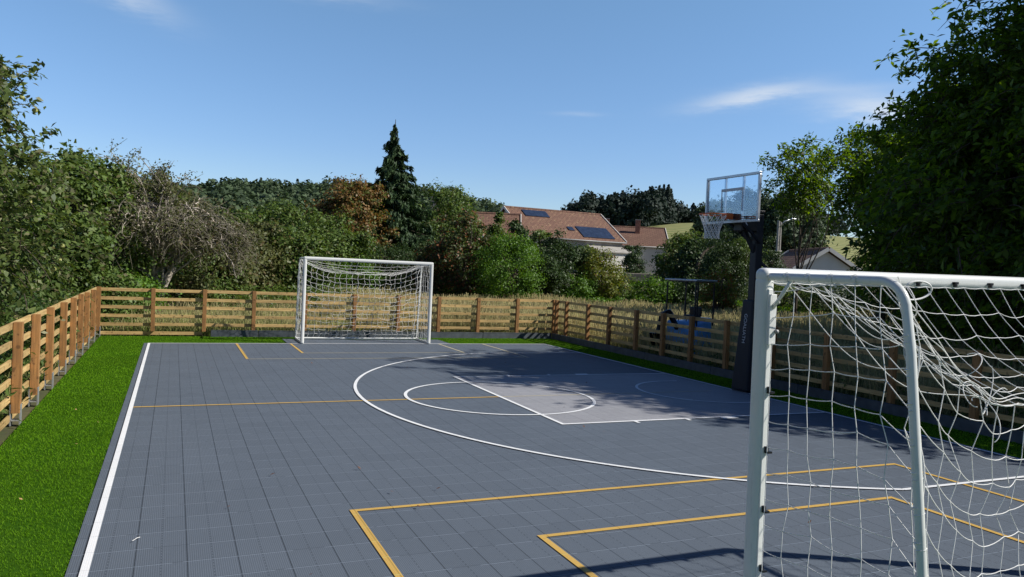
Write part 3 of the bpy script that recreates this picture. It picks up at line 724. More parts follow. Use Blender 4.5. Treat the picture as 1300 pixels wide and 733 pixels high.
# apple tree close behind the left fence
sprig_tree('apple_tree','apple tree with small yellow-green fruit leaning over the left fence','tree',(-3.2,9.4),
  [((-.2,0,3.4),(1.6,1.8,1.8),5),((.9,.3,2.6),(1.35,1.5,1.2),3),((.05,.1,4.2),(1.2,1.4,.95),3.4),((-.4,-2.0,3.0),(1.3,1.5,1.7),2),((.7,1.2,1.7),(1.2,1.4,.9),1.6)],
  'lv_apple',3,(.1,0,3.4),150,.33,tr=.13,nsp=1500,per=24,ln=.42,leaf=.115,asp=.5,bark='bark',nlimb=30,fruit=100)
# big shade tree on the right
sprig_tree('walnut_tree','huge dark broadleaf tree in shade overhanging the right fence behind the near goal','tree',(18.2,5.2),
  [((.3,-.2,6.0),(4.2,4.2,4.0),8),((-2.4,.8,3.8),(2.5,2.5,2.2),3),((-.9,2.2,5.2),(2.5,2.5,2.3),2.2),((2.0,-2.5,5.5),(3.3,3.0,3.4),2),((-1.2,-4.4,4.2),(2.0,2.0,2.2),1.4),((-2.8,-1.2,2.6),(2.0,2.2,1.5),1.5),((.1,-.5,8.5),(2.1,2.2,1.6),1.5),((-.6,-2.7,6.7),(2.5,2.4,2.2),2),((-1.3,1.8,5.8),(1.6,1.6,1.5),1),((-2.9,-1.5,4.9),(1.8,1.8,1.7),1.3),((-1.9,2.0,3.2),(1.7,1.6,1.5),1.2)],
  'lv_walnut',8,(.3,.2,8.0),460,.55,tr=.42,nsp=9500,per=27,ln=.85,leaf=.19,asp=.42,bark='bark',amp=.25)
sprig_tree('slender_tree','slim airy tree with small leaf tufts rising right of the backboard','tree',(20.4,17.4),
  [((0,0,5.3),(.9,.8,.8),3),((-.6,.2,6.0),(.7,.7,.8),1.5),((.6,0,6.1),(.8,.7,.8),1.4)],
  'lv_walnut',21,(0,0,6.0),26,.3,nlimb=14,tr=.06,nsp=300,per=16,ln=.5,leaf=.17,asp=.42,bark='bark',inner=.2)
sprig_tree('broadleaf_tree','dark green tree between the slim tree and the huge one on the right','tree',(24.8,17.6),
  [((.0,.2,6.3),(1.7,1.7,1.6),4),((1.7,-1.2,4.4),(1.7,1.6,1.8),3),((2.9,-2.0,5.0),(2.2,2.0,2.4),3)],
  'lv_walnut',22,(0,0,5),120,.4,tr=.18,nsp=1700,per=20,ln=.8,leaf=.2,asp=.45,bark='bark')
sprig_tree('broadleaf_tree','low dark green tree beyond the right fence, seen under the goal crossbar','tree',(27.5,11.5),
  [((0,0,3.4),(4.0,4.5,3.2),4),((1,-4,4),(3.5,3.5,3.6),3)],
  'lv_dark',23,(0,0,5),120,.5,tr=.2,nsp=1700,per=20,ln=1.0,leaf=.24,asp=.5,bark='bark')
sprig_tree('broadleaf_tree','shaded tree at the right edge behind the huge tree, low over the meadow','tree',(24.5,-1.5),
  [((0,0,4.5),(4.5,4.5,4.3),4)],'lv_dark',24,(0,0,5),100,.5,tr=.25,nsp=1300,per=20,ln=1.0,leaf=.24,asp=.5,bark='bark')
tr_=tree
tr_('broadleaf_tree','leafy green tree rising behind the apple tree at the left','tree',-6.4,22,4.5,1.0,'lv_mid',31,'broadleaf trees beyond the fences',nc=90,nl=90,leaf=.17,base=.15)
tr_('broadleaf_tree','taller pointed green tree just left of the dead apple tree','tree',-4.2,24.5,4.9,1.1,'lv_mid',32,'broadleaf trees beyond the fences',nc=80,nl=90,leaf=.17,base=.12,shape='cone',amp=.35)
tr_('broadleaf_tree','dense green tree at the far left edge behind the apple tree','tree',-11.5,21,4.4,2.0,'lv_mid',33,'broadleaf trees beyond the fences',nc=110,nl=90,leaf=.17,base=.05)
tr_('broadleaf_tree','olive green tree directly behind the dead apple tree','tree',-1.5,27,4.7,2.0,'lv_olive',34,'broadleaf trees beyond the fences',nc=110,nl=90,leaf=.17,base=.05)
tr_('broadleaf_tree','green tree between the tall pointed one and the dead apple tree','tree',-3.0,26,4.5,1.6,'lv_mid',35,'broadleaf trees beyond the fences',nc=100,nl=90,leaf=.17,base=.05)
MIDS=[(1.9,34,3.7,1.7,'lv_olive','brownish green tree at the right rim of the dead apple tree'),
      (3.6,37,4.1,1.8,'lv_mid','rounded mid green tree second to the right of the dead apple tree'),
      (5.6,40,4.4,2.1,'lv_mid','broad green tree left of the far goal under the wooded ridge'),
      (7.6,39,4.5,2.0,'lv_mid','broad green tree directly above the far goal left post'),
      (9.9,36,3.9,2.0,'lv_mid','green tree above the left half of the far goal'),
      (4.4,33,3.6,1.6,'lv_olive','low olive bushy tree left of the far goal'),
      (7.9,34,3.3,1.5,'lv_mid','low bushy tree behind the far goal left post'),
      (2.6,31,3.0,1.5,'lv_olive','low dull bush right of the dead trunk'),
      (12.9,52,6.3,1.9,'lv_mid','green tree between the orange tree and the ridge')]
for i,(a,D,tp,hw,mt,lb) in enumerate(MIDS):
    tr_('broadleaf_tree',lb,'tree',a,D,tp,hw*1.05,mt,40+i,'broadleaf trees beyond the fences',nc=120,nl=80,leaf=.21,base=.04,amp=.3)
tr_('turning_tree','orange-brown tree with autumn coloured leaves left of the tall conifer','tree',11.9,41,6.75,2.0,'lv_orange',60,nc=110,nl=90,leaf=.22,base=.05,amp=.3)
tr_('broadleaf_tree','green tree just right of the tall conifer','tree',18.5,50,6.9,2.3,'lv_mid',61,'broadleaf trees beyond the fences',nc=130,nl=80,leaf=.24,base=.05,amp=.3)
tr_('broadleaf_tree','green tree left of the hidden chimney behind the red-brown tree','tree',19.8,56,6.6,2.0,'lv_mid',62,'broadleaf trees beyond the fences',nc=120,nl=80,leaf=.25,base=.05,amp=.3)
tr_('cherry_tree','sparse small tree with dry red-brown leaves right of the far goal','tree',19.9,35,4.2,1.35,'lv_red',63,nc=80,nl=55,leaf=.18,base=.05,amp=.35,clr=.26)
tr_('cherry_tree','low red-brown leaved bushy tree behind the far goal right post','tree',18.0,36,3.2,1.3,'lv_red',64,nc=80,nl=60,leaf=.18,base=.02,amp=.3)
tr_('broadleaf_tree','dark green tree standing before the left end of the tiled roof','tree',22.6,43,5.9,.75,'lv_mid',65,'broadleaf trees beyond the fences',nc=70,nl=70,leaf=.2,base=.05,amp=.4,shape='cone')
tr_('broadleaf_tree','small dark tree in front of the tiled roof left of the solar panel','tree',24.1,42,5.5,.8,'lv_dark',66,'broadleaf trees beyond the fences',nc=45,nl=60,leaf=.2,base=.1,amp=.4)
tr_('round_shrub','bright green rounded shrub in front of the big house','shrub',23.6,34,3.75,1.55,'lv_bright',67,nc=130,nl=90,leaf=.12,base=.0,amp=.18)
tr_('broadleaf_tree','small grey-green tree in front of the house below the dark roof panel','tree',27.4,37,4.05,1.2,'lv_dark',68,'broadleaf trees beyond the fences',nc=80,nl=80,leaf=.16,base=.1,amp=.35)
tr_('broadleaf_tree','low dark green bush between the bright shrub and the yellow-green one','tree',26.0,35,3.0,1.1,'lv_dark',75,'broadleaf trees beyond the fences',nc=70,nl=80,leaf=.16,base=.0,amp=.3)
tr_('broadleaf_tree','narrow dark tree in front of the farmhouse between its two roof panels','tree',25.9,41,4.7,.7,'lv_mid',82,'broadleaf trees beyond the fences',nc=45,nl=60,leaf=.2,base=.1,amp=.45)
tr_('broadleaf_tree','small green tree under the farmhouse eave by the lean-to','tree',29.0,41,3.7,.9,'lv_mid',83,'broadleaf trees beyond the fences',nc=50,nl=60,leaf=.2,base=.05,amp=.4)
tr_('yellow_shrub','yellow-green loose shrub in front of the house wall','shrub',30.4,37,3.2,1.15,'lv_yellow',69,nc=70,nl=60,leaf=.15,base=.02,amp=.35)
tr_('broadleaf_tree','small dark vase-shaped tree in front of the white gable','tree',33.0,50,4.1,.85,'lv_dark',70,'broadleaf trees beyond the fences',nc=50,nl=70,leaf=.18,base=.15,shape='vase')
tr_('broadleaf_tree','rounded dark tree left of the hoop below the sloping field','tree',36.5,44,4.55,1.45,'lv_mid',71,'broadleaf trees beyond the fences',nc=140,nl=80,leaf=.2,base=.02,amp=.25)
tr_('broadleaf_tree','dark green tree right beside the rounded one left of the hoop net','tree',37.3,41,4.0,1.3,'lv_dark',76,'broadleaf trees beyond the fences',nc=90,nl=80,leaf=.2,base=.02,amp=.25)
tr_('clipped_conifer','rounded yew-like conifer directly left of the hoop pole','conifer',39.3,38,4.15,1.1,'lv_dark',72,'rounded conifers by the hoop pole',nc=110,nl=90,leaf=.12,base=.0,amp=.12)
tr_('clipped_conifer','rounded conifer touching the hoop pole on its left side','conifer',40.6,39,4.2,.95,'lv_mid',73,'rounded conifers by the hoop pole',nc=110,nl=90,leaf=.12,base=.0,amp=.12)
tr_('clipped_conifer','small rounded conifer between the hoop pole and the utility pole','conifer',42.4,42,4.0,.8,'lv_dark',77,'rounded conifers by the hoop pole',nc=90,nl=90,leaf=.12,base=.0,amp=.12)
tr_('bronze_shrub','yellow-green shrub tinged with red above the digger canopy','shrub',38.9,31,2.25,.75,'lv_bronze',74,nc=70,nl=80,leaf=.1,base=.0,amp=.2)
tr_('broadleaf_tree','tall dark tree on the rise seen behind the left of the backboard','tree',38.6,105,12.6,2.9,'lv_wood',78,'broadleaf trees beyond the fences',nc=150,nl=90,leaf=.5,base=.05,amp=.25)
tr_('broadleaf_tree','dark tree on the rise seen through the clear backboard','tree',40.5,90,12.0,4.6,'lv_wood',79,'broadleaf trees beyond the fences',nc=170,nl=90,leaf=.5,base=.05,amp=.25)
tr_('broadleaf_tree','dark tree on the rise left of the utility pole','tree',43.0,80,11.0,4.6,'lv_wood',80,'broadleaf trees beyond the fences',nc=160,nl=90,leaf=.5,base=.05,amp=.25)
# bare leaning trunk at the hoop net
x,y=polar(37.6,40); t=thing('leaning_trunk','bare dark trunk curving to the right beneath the hoop net','tree trunk',(x,y,gz1(x,y)))
tube_obj('trunk',[curve([(-.4,0,-.1),(-.35,0,1.7),(.1,0,3.1),(.9,0,3.6)],8)],[np.linspace(.16,.05,25)],'bark',t,8)

# tall drooping conifer
def conifer(name,label,az,D,top,hw,seed,nlev=46,mat='lv_spruce',leaf=.34):
    rng=np.random.default_rng(seed); x,y=polar(az,D); z0=gz1(x,y); H=top-z0
    t=thing(name,label,'conifer',(x,y,z0)); P=[];N=[];TT=[];paths=[np.array([(0,0,-.1),(0.02,0,H*.4),(0,.02,H*.8),(.03,0,H)])];rad=[np.array([.2,.15,.07,.015])]
    for i in range(nlev):
        f=(i+.5)/nlev; z=H*(.03+.95*f); Lm=hw/3.2*float(np.interp(f,[0,.22,.44,.55,.655,.765,.9,1],[3.0,2.45,1.95,1.65,1.25,.82,.36,.08]))
        nb=int(11-6.5*f)
        for k in range(nb):
            a=rng.uniform(0,6.28); L=Lm*rng.uniform(.5,1.35); d=np.array([math.cos(a),math.sin(a),0])
            n=7; s=np.linspace(0,1,n); path=np.array([0,0,z])+np.outer(s*L,d); path[:,2]+=L*(.22*s-.62*s**2+.26*s**4)
            paths.append(path); rad.append(np.linspace(.03*(1-f)+.012,.005,n))
            m=int(26+60*L); ss_=rng.uniform(.12,1,m); p=np.array([0,0,z])+np.outer(ss_*L,d); p[:,2]+=L*(.22*ss_-.62*ss_**2+.26*ss_**4)
            side=np.array([-d[1],d[0],0]); p+=np.outer(rng.normal(size=m)*.16*L*(1.1-ss_),side); p[:,2]-=rng.uniform(0,.26,m)
            P.append(p); TT.append(np.tile(d*.7+[0,0,-.75],(m,1))+rng.normal(size=(m,3))*.35); N.append(rng.normal(size=(m,3))*.5+d*.5+[0,0,.5])
    tube_obj('trunk',paths,rad,'bark',t,5)
    P=np.concatenate(P); leaf_mesh('crown',P,np.concatenate(N),leaf*(.35+.65*np.clip((H-P[:,2])/2.2,0,1)),.34,mat,t,rng,np.concatenate(TT)); return t
conifer('tall_conifer','tall dark drooping conifer standing above all the trees behind the far goal',14.7,43,9.95,3.2,90,52)

# dead apple tree
def dead_tree():
    rng=np.random.default_rng(77); x,y=polar(-1.2,25); z0=gz1(x,y)
    t=thing('dead_apple_tree','half dead old apple tree, a dome of bare twigs on a twisted pale trunk','tree',(x,y,z0))
    paths=[];rad=[]
    A=curve([(0,0,-.1),(-.10,0,.6),(.0,.05,1.2),(-.22,0,1.9),(-.3,0,2.7)],8); B=curve([(.22,.05,-.1),(.14,0,.5),(.30,.0,1.1),(.56,.05,1.7),(.75,.0,2.5)],8)
    C=curve([(.05,.1,-.1),(.1,.12,.7),(.12,.1,1.5),(.2,.1,2.3),(.3,.1,3.4)],8)
    for q,r in ((A,.19),(B,.14),(C,.11)): paths.append(q); rad.append(np.linspace(r,r*.4,len(q)))
    V,F=tubes(paths,rad,9); mesh_np('trunk',V,F,'greybark',t,True)
    lp=[];lr=[];tw=[];twr=[]; leafP=[]
    def surf(rx,ry,zz): return np.array([rx,ry,zz])
    for i in range(120):
        s=[A,B,C][rng.integers(3)]; s=s[rng.integers(int(len(s)*.45),len(s))]
        a=rng.uniform(0,6.28); rr=rng.uniform(.4,1)**.6*2.25; zt_=4.15-1.5*(rr/2.3)**2*rng.uniform(.6,1.15)-rng.uniform(0,.9)
        end=np.array([.15+rr*math.cos(a),rr*math.sin(a)*.9,zt_]); mid=(s+end)/2+np.array([0,0,.35])+rng.normal(size=3)*.18
        dr_=end+np.array([math.cos(a)*.3,math.sin(a)*.3,-rng.uniform(.1,.7)])
        c=curve([s,mid,end,dr_],6); c[1:-1]+=rng.normal(size=c[1:-1].shape)*.025; lp.append(c); lr.append(np.linspace(.032,.008,len(c)))
        for k in range(25):
            j=rng.integers(len(c)//3,len(c)); p=c[j]; l=rng.uniform(.2,.75); dd=nrm(np.array([math.cos(a),math.sin(a),0])*.35+rng.normal(size=3)*[.8,.8,.6]+[0,0,-.15])
            e=p+dd*l*.5+rng.normal(size=3)*.06; g=e+nrm(dd+rng.normal(size=3)*.5)*l*.5+np.array([0,0,-l*rng.uniform(-.1,.5)]); g[2]=max(g[2],1.75-.35*min(1,math.hypot(p[0],p[1])/2)+rng.uniform(0,.4))
            q=curve([p,e,g],3); tw.append(q); twr.append(np.linspace(.0095,.0045,len(q)))
            if rng.random()<.6: leafP.append(q[rng.integers(2,len(q),6)]+rng.normal(size=(6,3))*.03)
    # living shoots rising from the top
    for i in range(20):
        s=np.array([rng.uniform(-.3,.4),rng.uniform(-.3,.3),3.1]); e=s+np.array([rng.uniform(-1.7,.9),rng.normal()*.4,rng.uniform(.7,1.9)])
        c=curve([s,(s+e)/2+rng.normal(size=3)*.12+[0,0,.15],e],6); lp.append(c); lr.append(np.linspace(.03,.008,len(c)))
        for k in range(12):
            p=c[rng.integers(4,len(c))]; l=rng.uniform(.2,.6); g=p+nrm(rng.normal(size=3)+[0,0,.3])*l; q=curve([p,(p+g)/2+rng.normal(size=3)*.05,g],3); tw.append(q); twr.append(np.linspace(.009,.005,len(q)))
            if rng.random()<.8: leafP.append(q[rng.integers(1,len(q),9)]+rng.normal(size=(9,3))*.07)
    V,F=tubes(lp,lr,5); mesh_np('limbs',V,F,'greybark',t,True)
    V,F=tubes(tw,twr,3); mesh_np('twigs',V,F,'twig',t,True)
    P=np.concatenate(leafP); leaf_mesh('leaves',P,rng.normal(size=P.shape)+[0,0,.6],.09,.6,'lv_olive',t,rng)
dead_tree()

# shrubs in the hedge line
def shrub(i,az,D,top,hw,mat,label,grp='bushes along the hedge line'):
    tree('hedge_bush',label,'bush',az,D,top,hw,mat,200+i,grp,nc=60,nl=80,leaf=.14,base=.0,amp=.25,tr=.04)
SH=[(-10.5,19,1.5,1.1,'lv_dark','dark low bush below the apple tree behind the left fence corner'),(-5.6,22,1.7,1.3,'lv_mid','green bush just left of the far left fence corner'),(-3.6,24,1.5,1.2,'lv_bright','bright low bush right above the left fence corner'),
    (-2.0,28,2.2,1.8,'lv_dark','dark bush left of the dead trunk'),(.9,29,2.4,1.6,'lv_mid','bush right beside the dead trunk'),(11.2,38,3.0,1.8,'lv_dark','dark bush behind the middle of the far goal'),(12.0,35,2.2,1.3,'lv_bright','bright green bush seen through the far goal net'),
    (14.5,38,3.2,2.0,'lv_dark','dark bush under the tall conifer'),(17.0,40,3.4,1.9,'lv_dark','dark bush right of the tall conifer foot'),(21.2,38,3.0,1.7,'lv_dark','dark bush left of the bright rounded shrub'),
    (28.8,36,2.0,1.0,'lv_bright','low green bush left of the yellow-green shrub'),(32.0,38,2.1,1.2,'lv_mid','low green bush below the white gable'),(34.5,36,1.9,1.2,'lv_bright','low bright bush left of the digger canopy'),(36.4,36,1.9,1.1,'lv_dark','low dark bush behind the digger canopy'),
    (43.5,37,2.0,1.3,'lv_mid','low bush right of the hoop pole under the white gable'),(46.5,37,2.3,1.8,'lv_dark','dark bush behind the near goal left part'),(51,34,2.6,2.4,'lv_dark','dark bush behind the near goal right part')]
for i,(a,D,tp,hw,mt,lb) in enumerate(SH): shrub(i,a,D,tp,hw,mt,lb)

# ------------------------------------------------------------------ woods on the hills (read as one mass)
def woods(name,label,spec,mat,seed,leaf=1.0,nl=260,kind='stuff'):
    rng=np.random.default_rng(seed); P=[];N=[];TT=[];Tr=[];Trr=[]
    for (a,D,Hh,w,con) in spec:
        x,y=polar(a,D); z=gz1(x,y); d=nrm(rng.normal(size=(nl,3))); d[:,2]=np.abs(d[:,2])*1.0-.35*(rng.random(nl)<.3)
        if con:
            f=rng.random(nl); aa=rng.uniform(0,6.28,nl); rr=w*.75*(1-f)**.9+.15
            p=np.stack([rr*np.cos(aa),rr*np.sin(aa),Hh*(.1+.92*f)],1); nn=np.stack([np.cos(aa),np.sin(aa),0*aa+.4],1)
        else:
            Wb=wob(d,int(rng.integers(1e6)),.16); p=d*(Wb*rng.uniform(.8,1.04,nl))[:,None]*np.array([w,w,Hh*.5]); p[:,2]+=Hh*.5; nn=d
        P.append(p+[x,y,z]); N.append(nn+rng.normal(size=nn.shape)*.45)
        Tr.append(np.array([(x,y,z-.3),(x,y,z+Hh*.6)])); Trr.append(np.array([.25,.12]))
    P=np.concatenate(P); N=np.concatenate(N)
    o=leaf_mesh(name,P,N,leaf,.8,mat,None,rng); tag(o,label,'woodland',kind=kind); return o
rng=np.random.default_rng(50)
sp=[]
for i in range(420):
    a=rng.uniform(-1,23.3); D=rng.uniform(150,295); sp.append((a,D,rng.uniform(7,10.5),rng.uniform(3,4.6),False))
woods('woodland','green wooded ridge behind the trees to the left of the houses',sp,'lv_wood',51,1.1)
sp=[(rng.uniform(3,12.5),rng.uniform(282,305),rng.uniform(9,12.5),rng.uniform(2.6,3.6),True) for i in range(30)]
woods('woodland_conifers','dark conifer tips along the crest of the left wooded ridge',sp,'lv_wooddark',52,.9,200)
sp=[]
for i in range(150):
    a=rng.uniform(26.6,34.2); D=rng.uniform(235,300); sp.append((a,D,rng.uniform(9,12.5)*(1-.35*(a<28)),rng.uniform(3.4,5),rng.random()<.35))
woods('woodland','dark wood on the hilltop above the roofs',sp,'lv_wooddark',53,1.1)
sp=[(rng.uniform(33.3,35.3),rng.uniform(290,312),rng.uniform(13.5,16.5),rng.uniform(3,4.2),True) for i in range(34)]
woods('woodland_conifers','block of tall dark conifers at the right end of the hilltop wood',sp,'lv_wooddark',54,1.0,260)
sp=[(rng.uniform(35.0,47),rng.uniform(305,330),rng.uniform(8,12),rng.uniform(4,6),rng.random()<.2) for i in range(80)]
woods('woodland','low line of trees along the top of the sloping field',sp,'lv_wooddark',55,1.2)

# ------------------------------------------------------------------ houses
def house(name,label,c,rdir_az,Lr,w,ez,rz_,wallmat,roofmat,base=-.5,over=.35):
    """c: centre (x,y); ridge bearing rdir_az; Lr ridge length, w half width, ez eave z, rz_ ridge z (absolute)"""
    t=thing(name,label,'house',(c[0],c[1],0),math.pi/2-R(rdir_az))
    s=MB(); a=Lr/2-.3
    v=[(-a,-w+over,base),(a,-w+over,base),(a,w-over,base),(-a,w-over,base)]
    k=(rz_-ez)/w
    e=ez+k*over-.14; rr=rz_-.16
    v+=[(-a,-w+over,e),(a,-w+over,e),(a,w-over,e),(-a,w-over,e),(-a,0,rr),(a,0,rr)]
    s.add(v,[(0,1,5,4),(2,3,7,6),(1,2,6,9,5),(3,0,4,8,7)]); s.build('wall',wallmat,t)
    for sy in (-1,1):
        L2=math.hypot(w,rz_-ez); ang=math.atan2(rz_-ez,w)
        s=MB(); s.box((0,0,0),(Lr,L2,.12)); o=s.build('roof',roofmat,t); o.location=(0,sy*w/2,(rz_+ez)/2); o.rotation_euler=(sy*-ang,0,0)
    s=MB(); s.tube([(-Lr/2,0,rz_+.06),(Lr/2,0,rz_+.06)],.13,8); s.build('ridge_tiles',roofmat,t)
    for sx in (-1,1):
        for sy in (-1,1):
            s=MB(); s.bar((sx*(Lr/2+.02),sy*.02,rz_+.04),(sx*(Lr/2+.02),sy*w,ez+.04),.07,.26); s.build('verge_board','plaster',t)
    s=MB()
    for sy in (-1,1):
        s=MB(); s.tube([(-Lr/2,sy*(w+.06),ez-.02),(Lr/2,sy*(w+.06),ez-.02)],.07,6); s.build('gutter','shoe',t,True)
    return t
def slope_pt(w,ez,rz_,f): return -w*f, rz_-(rz_-ez)*f    # f 0 at ridge, 1 at eave (camera side is local -y)
def on_slope(t,name,mat,x0,x1,f0,f1,w,ez,rz_,lift=.14,th=.06):
    y0,z0=slope_pt(w,ez,rz_,f0); y1,z1=slope_pt(w,ez,rz_,f1); ang=math.atan2(rz_-ez,w); L=math.hypot(y1-y0,z1-z0)
    s=MB(); s.box((0,0,0),(x1-x0,L,th)); o=s.build(name,mat,t,bev=.01); o.location=((x0+x1)/2,(y0+y1)/2-math.sin(ang)*lift*0,(z0+z1)/2+lift); o.rotation_euler=(ang,0,0); return o
# main house: ridge from bearing 23.4 (84 m) to 30.2 (90 m)
p0=np.array(polar(23.0,84)); p1=np.array(polar(30.2,90)); cc=(p0+p1)/2; dr=p1-p0; Lr=float(np.hypot(*dr)); azr=math.degrees(math.atan2(dr[0],dr[1]))
w,ez,rz_=5.6,5.45,8.75
hs=house('farmhouse','long house with a big red tiled roof carrying two dark solar panels',cc,azr,Lr,w,ez,rz_,'greyplaster','roof')
pn=on_slope(hs,'solar_panel','solar',-Lr/2+1.9,-Lr/2+4.9,.08,.30,w,ez,rz_)
on_slope(pn and hs,'solar_panel','solar',Lr/2-5.2,Lr/2-1.2,.56,.93,w,ez,rz_)
on_slope(hs,'skylight','solar',Lr/2-6.4,Lr/2-5.7,.6,.72,w,ez,rz_)
for x in (-3.5,-.5,2.2,4.6):
    s=MB(); s.box((x,-w+.36,3.4),(.9,.06,1.3)); s.build('window','window',hs)
s=MB(); s.add([(Lr/2-5.0,-w-2.6,4.3),(Lr/2-.6,-w-2.6,4.3),(Lr/2-.6,-w+.3,5.0),(Lr/2-5.0,-w+.3,5.0),(Lr/2-5.0,-w-2.6,4.2),(Lr/2-.6,-w-2.6,4.2),(Lr/2-.6,-w+.3,4.9),(Lr/2-5.0,-w+.3,4.9)],[(0,1,2,3),(7,6,5,4),(0,4,5,1),(1,5,6,2),(3,7,4,0)]); s.build('lean_to_roof','greyplaster',hs)
s=MB(); s.box((Lr/2-2.8,-w-1.1,2.1),(4.0,2.6,4.2)); s.build('lean_to_wall','plaster',hs,bev=.01)
# second house with its white gable end toward us
p=np.array(polar(31.6,97)); 
h2=house('village_house','white house with two chimneys on a brown roof right of the farmhouse',(p[0]+1.2,p[1]),118,9.5,5.4,5.4,7.9,'plaster','roof2')
for x in (-2.6,1.2):
    s=MB(); s.box((x,-1.6,7.9),(.55,.55,1.7)); ch=s.build('chimney','brick',h2,bev=.02); s=MB(); s.box((x,-1.6,8.80),(.66,.66,.10)); s.build('chimney_cap','concrete',ch)
for x in (-2.6,.2):
    s=MB(); s.box((x,-5.08,4.2),(.8,.05,1.2)); s.build('window','shutter',h2)
# low roof to the left
p=np.array(polar(20.9,76)); h3=house('barn','low tiled roof half hidden by trees left of the farmhouse',(p[0],p[1]),113,9.0,4.2,4.9,7.35,'plaster','roof')
s=MB(); s.box((-4.0,-1.0,7.6),(.6,.6,2.2)); s.build('chimney','concrete',h3,bev=.02)
p=np.array(polar(22.9,70)); h4=house('shed','small tiled outbuilding in front of the left end of the farmhouse',(p[0],p[1]),100,4.0,3.2,4.0,5.6,'greyplaster','roof')
# white gable right
p=np.array(polar(44.9,62)); h5=house('bungalow','white gabled house with a brown roof right of the utility pole',(p[0],p[1]),22,7.0,2.5,2.85,4.4,'plaster','roof')
s=MB(); s.box((-3.27,.3,1.8),(.06,1.1,1.1)); s.build('window','window',h5)
# utility pole
x,y=polar(42.9,50); up=thing('utility_pole','concrete utility pole with a small lamp arm left of the white bungalow','utility pole',(x,y,gz1(x,y)))
zt=5.75-gz1(x,y)
s=MB()
for sx in (-.11,.11): s.bar((sx,0,0),(sx*.7,0,zt),.07,.16)
for k in range(9): s.box((0,0,.5+k*zt/9.5),(.18,.10,.12))
s.build('pole','concrete',up)
s=MB(); s.tube([(0,-.05,zt-.35),(.3,-.1,zt-.05),(.8,-.2,zt+.12)],.025,6); s.build('lamp_arm','alu',up,True)
s=MB(); s.box((.9,-.22,zt+.13),(.34,.14,.07)); s.build('lamp_head','alu',up,bev=.02)
s=MB(); s.box((0,0,zt-1.9),(.34,.26,.10)); s.build('collar','concrete',up)
# garden wall, grey panel and clutter at the meadow end
x,y=polar(33.2,47); s=MB(); s.box((0,0,.2),(5.2,.3,.5)); o=s.build('garden_wall','stone',bev=.03); o.location=(x,y,gz1(x,y)+1.35); o.rotation_euler=(0,0,R(-27)); tag(o,'pale low stone wall below the white gabled house','wall')
x,y=polar(40.9,45); t=thing('garden_gate','grey panel gate with a white diagonal brace right of the bronze shrub','gate',(x,y,gz1(x,y)+.9),R(-38))
s=MB(); s.box((0,0,.4),(1.1,.04,.95)); s.build('panel','greyplaster',t); s=MB(); s.bar((-.2,-.05,.85),(.5,-.05,.0),.07); s.box((-.56,0,.4),(.08,.08,1.0)); s.box((.56,0,.4),(.08,.08,1.0)); s.build('brace','plaster',t)

# ------------------------------------------------------------------ meadow
rng=np.random.default_rng(9)
def region(az0,az1,r0,r1,n,pw=1.):
    a=np.radians(rng.uniform(az0,az1,n)); r=np.sqrt(rng.uniform(r0**2,r1**2,n)); r=r0+(r-r0)*rng.random(n)**(pw-1) if pw!=1. else r
    return EYE[0]+r*np.sin(a),EYE[1]+r*np.cos(a),r
def outside(x,y): return (x<FX0-.12)|(x>FX1+.12)|(y>FY+.14)
def patch(name,label,az0,az1,r0,r1,n,h0,h1,w,mat,lean=.35,tip=False,cond=None):
    x,y,r=region(az0,az1,r0,r1,n); k=outside(x,y)
    if cond is not None: k&=cond(x,y)
    ex_=(np.abs(x-12.1)<.75)&(np.abs(y-12.35)<.75); k&=~ex_
    x,y,r=x[k],y[k],r[k]; P=np.stack([x,y,gz(x,y)],1)
    cl=.85+.2*np.sin(x*1.3+np.sin(y*.9)*2)*np.cos(y*1.1+x*.4)
    h=rng.uniform(h0,h1,len(x))*np.clip(cl,.45,1.2)
    o=blades(name,P,h,w*np.clip(r/18,.6,2.4),lean,mat,rng,seed_tip=tip); tag(o,label,'grass',kind='stuff')
# dry straw meadow behind the goal and right of it
patch('dry_grass','tall dry straw coloured meadow grass beyond the far and right fences',10,75,13,38,150000,.5,1.0,.015,'straw',.3,True,lambda x,y:(y+ x*.0>-3)&~((x<5.2)&(y<21)))
patch('green_grass','short green grass under the dry meadow stalks',8,75,12,30,60000,.12,.38,.018,'green_grass',.6,False)
# greener, shorter meadow to the left
patch('meadow_grass','mixed green and straw meadow grass behind the left part of the fences',-26,12,8,34,95000,.12,.5,.016,'green_grass',.55,False)
patch('dry_stalks','thin straw stalks among the green grass behind the left fences',-20,12,16,34,14000,.35,.75,.012,'straw',.4,True)
# weeds left
def weeds(name,label,az0,az1,r0,r1,n,h0,h1,leaf,mat,per=22,cond=None):
    x,y,r=region(az0,az1,r0,r1,n); k=outside(x,y)
    if cond is not None: k&=cond(x,y)
    x,y=x[k],y[k]; n=len(x); h=rng.uniform(h0,h1,n); f=rng.uniform(.1,1,(n,per))
    P=np.stack([x[:,None]+rng.normal(size=(n,per))*.10,y[:,None]+rng.normal(size=(n,per))*.10,gz(x,y)[:,None]+h[:,None]*f],-1).reshape(-1,3)
    o=leaf_mesh(name,P,rng.normal(size=P.shape)*.6+[0,0,.8],leaf,.4,mat,None,rng); tag(o,label,'weeds',kind='stuff')
weeds('weeds','tall green weeds under the apple tree behind the left fence',-24,-4.5,10,20,1500,.5,1.25,.12,'lv_weed')
weeds('weeds_band','low green weeds along the far edge of the dry meadow',13,47,35,37.5,3200,.4,1.0,.16,'lv_bright',30)
weeds('fence_weeds','green weeds growing along the foot of the right fence around the digger',30,62,12,19,420,.15,.55,.10,'lv_weed',22,lambda x,y:(x>FX1+.1)&(x<FX1+1.9))
weeds('hedge_weeds','green undergrowth behind the far fence at the left',-8,12,27,34,900,.4,1.1,.16,'lv_mid',26)

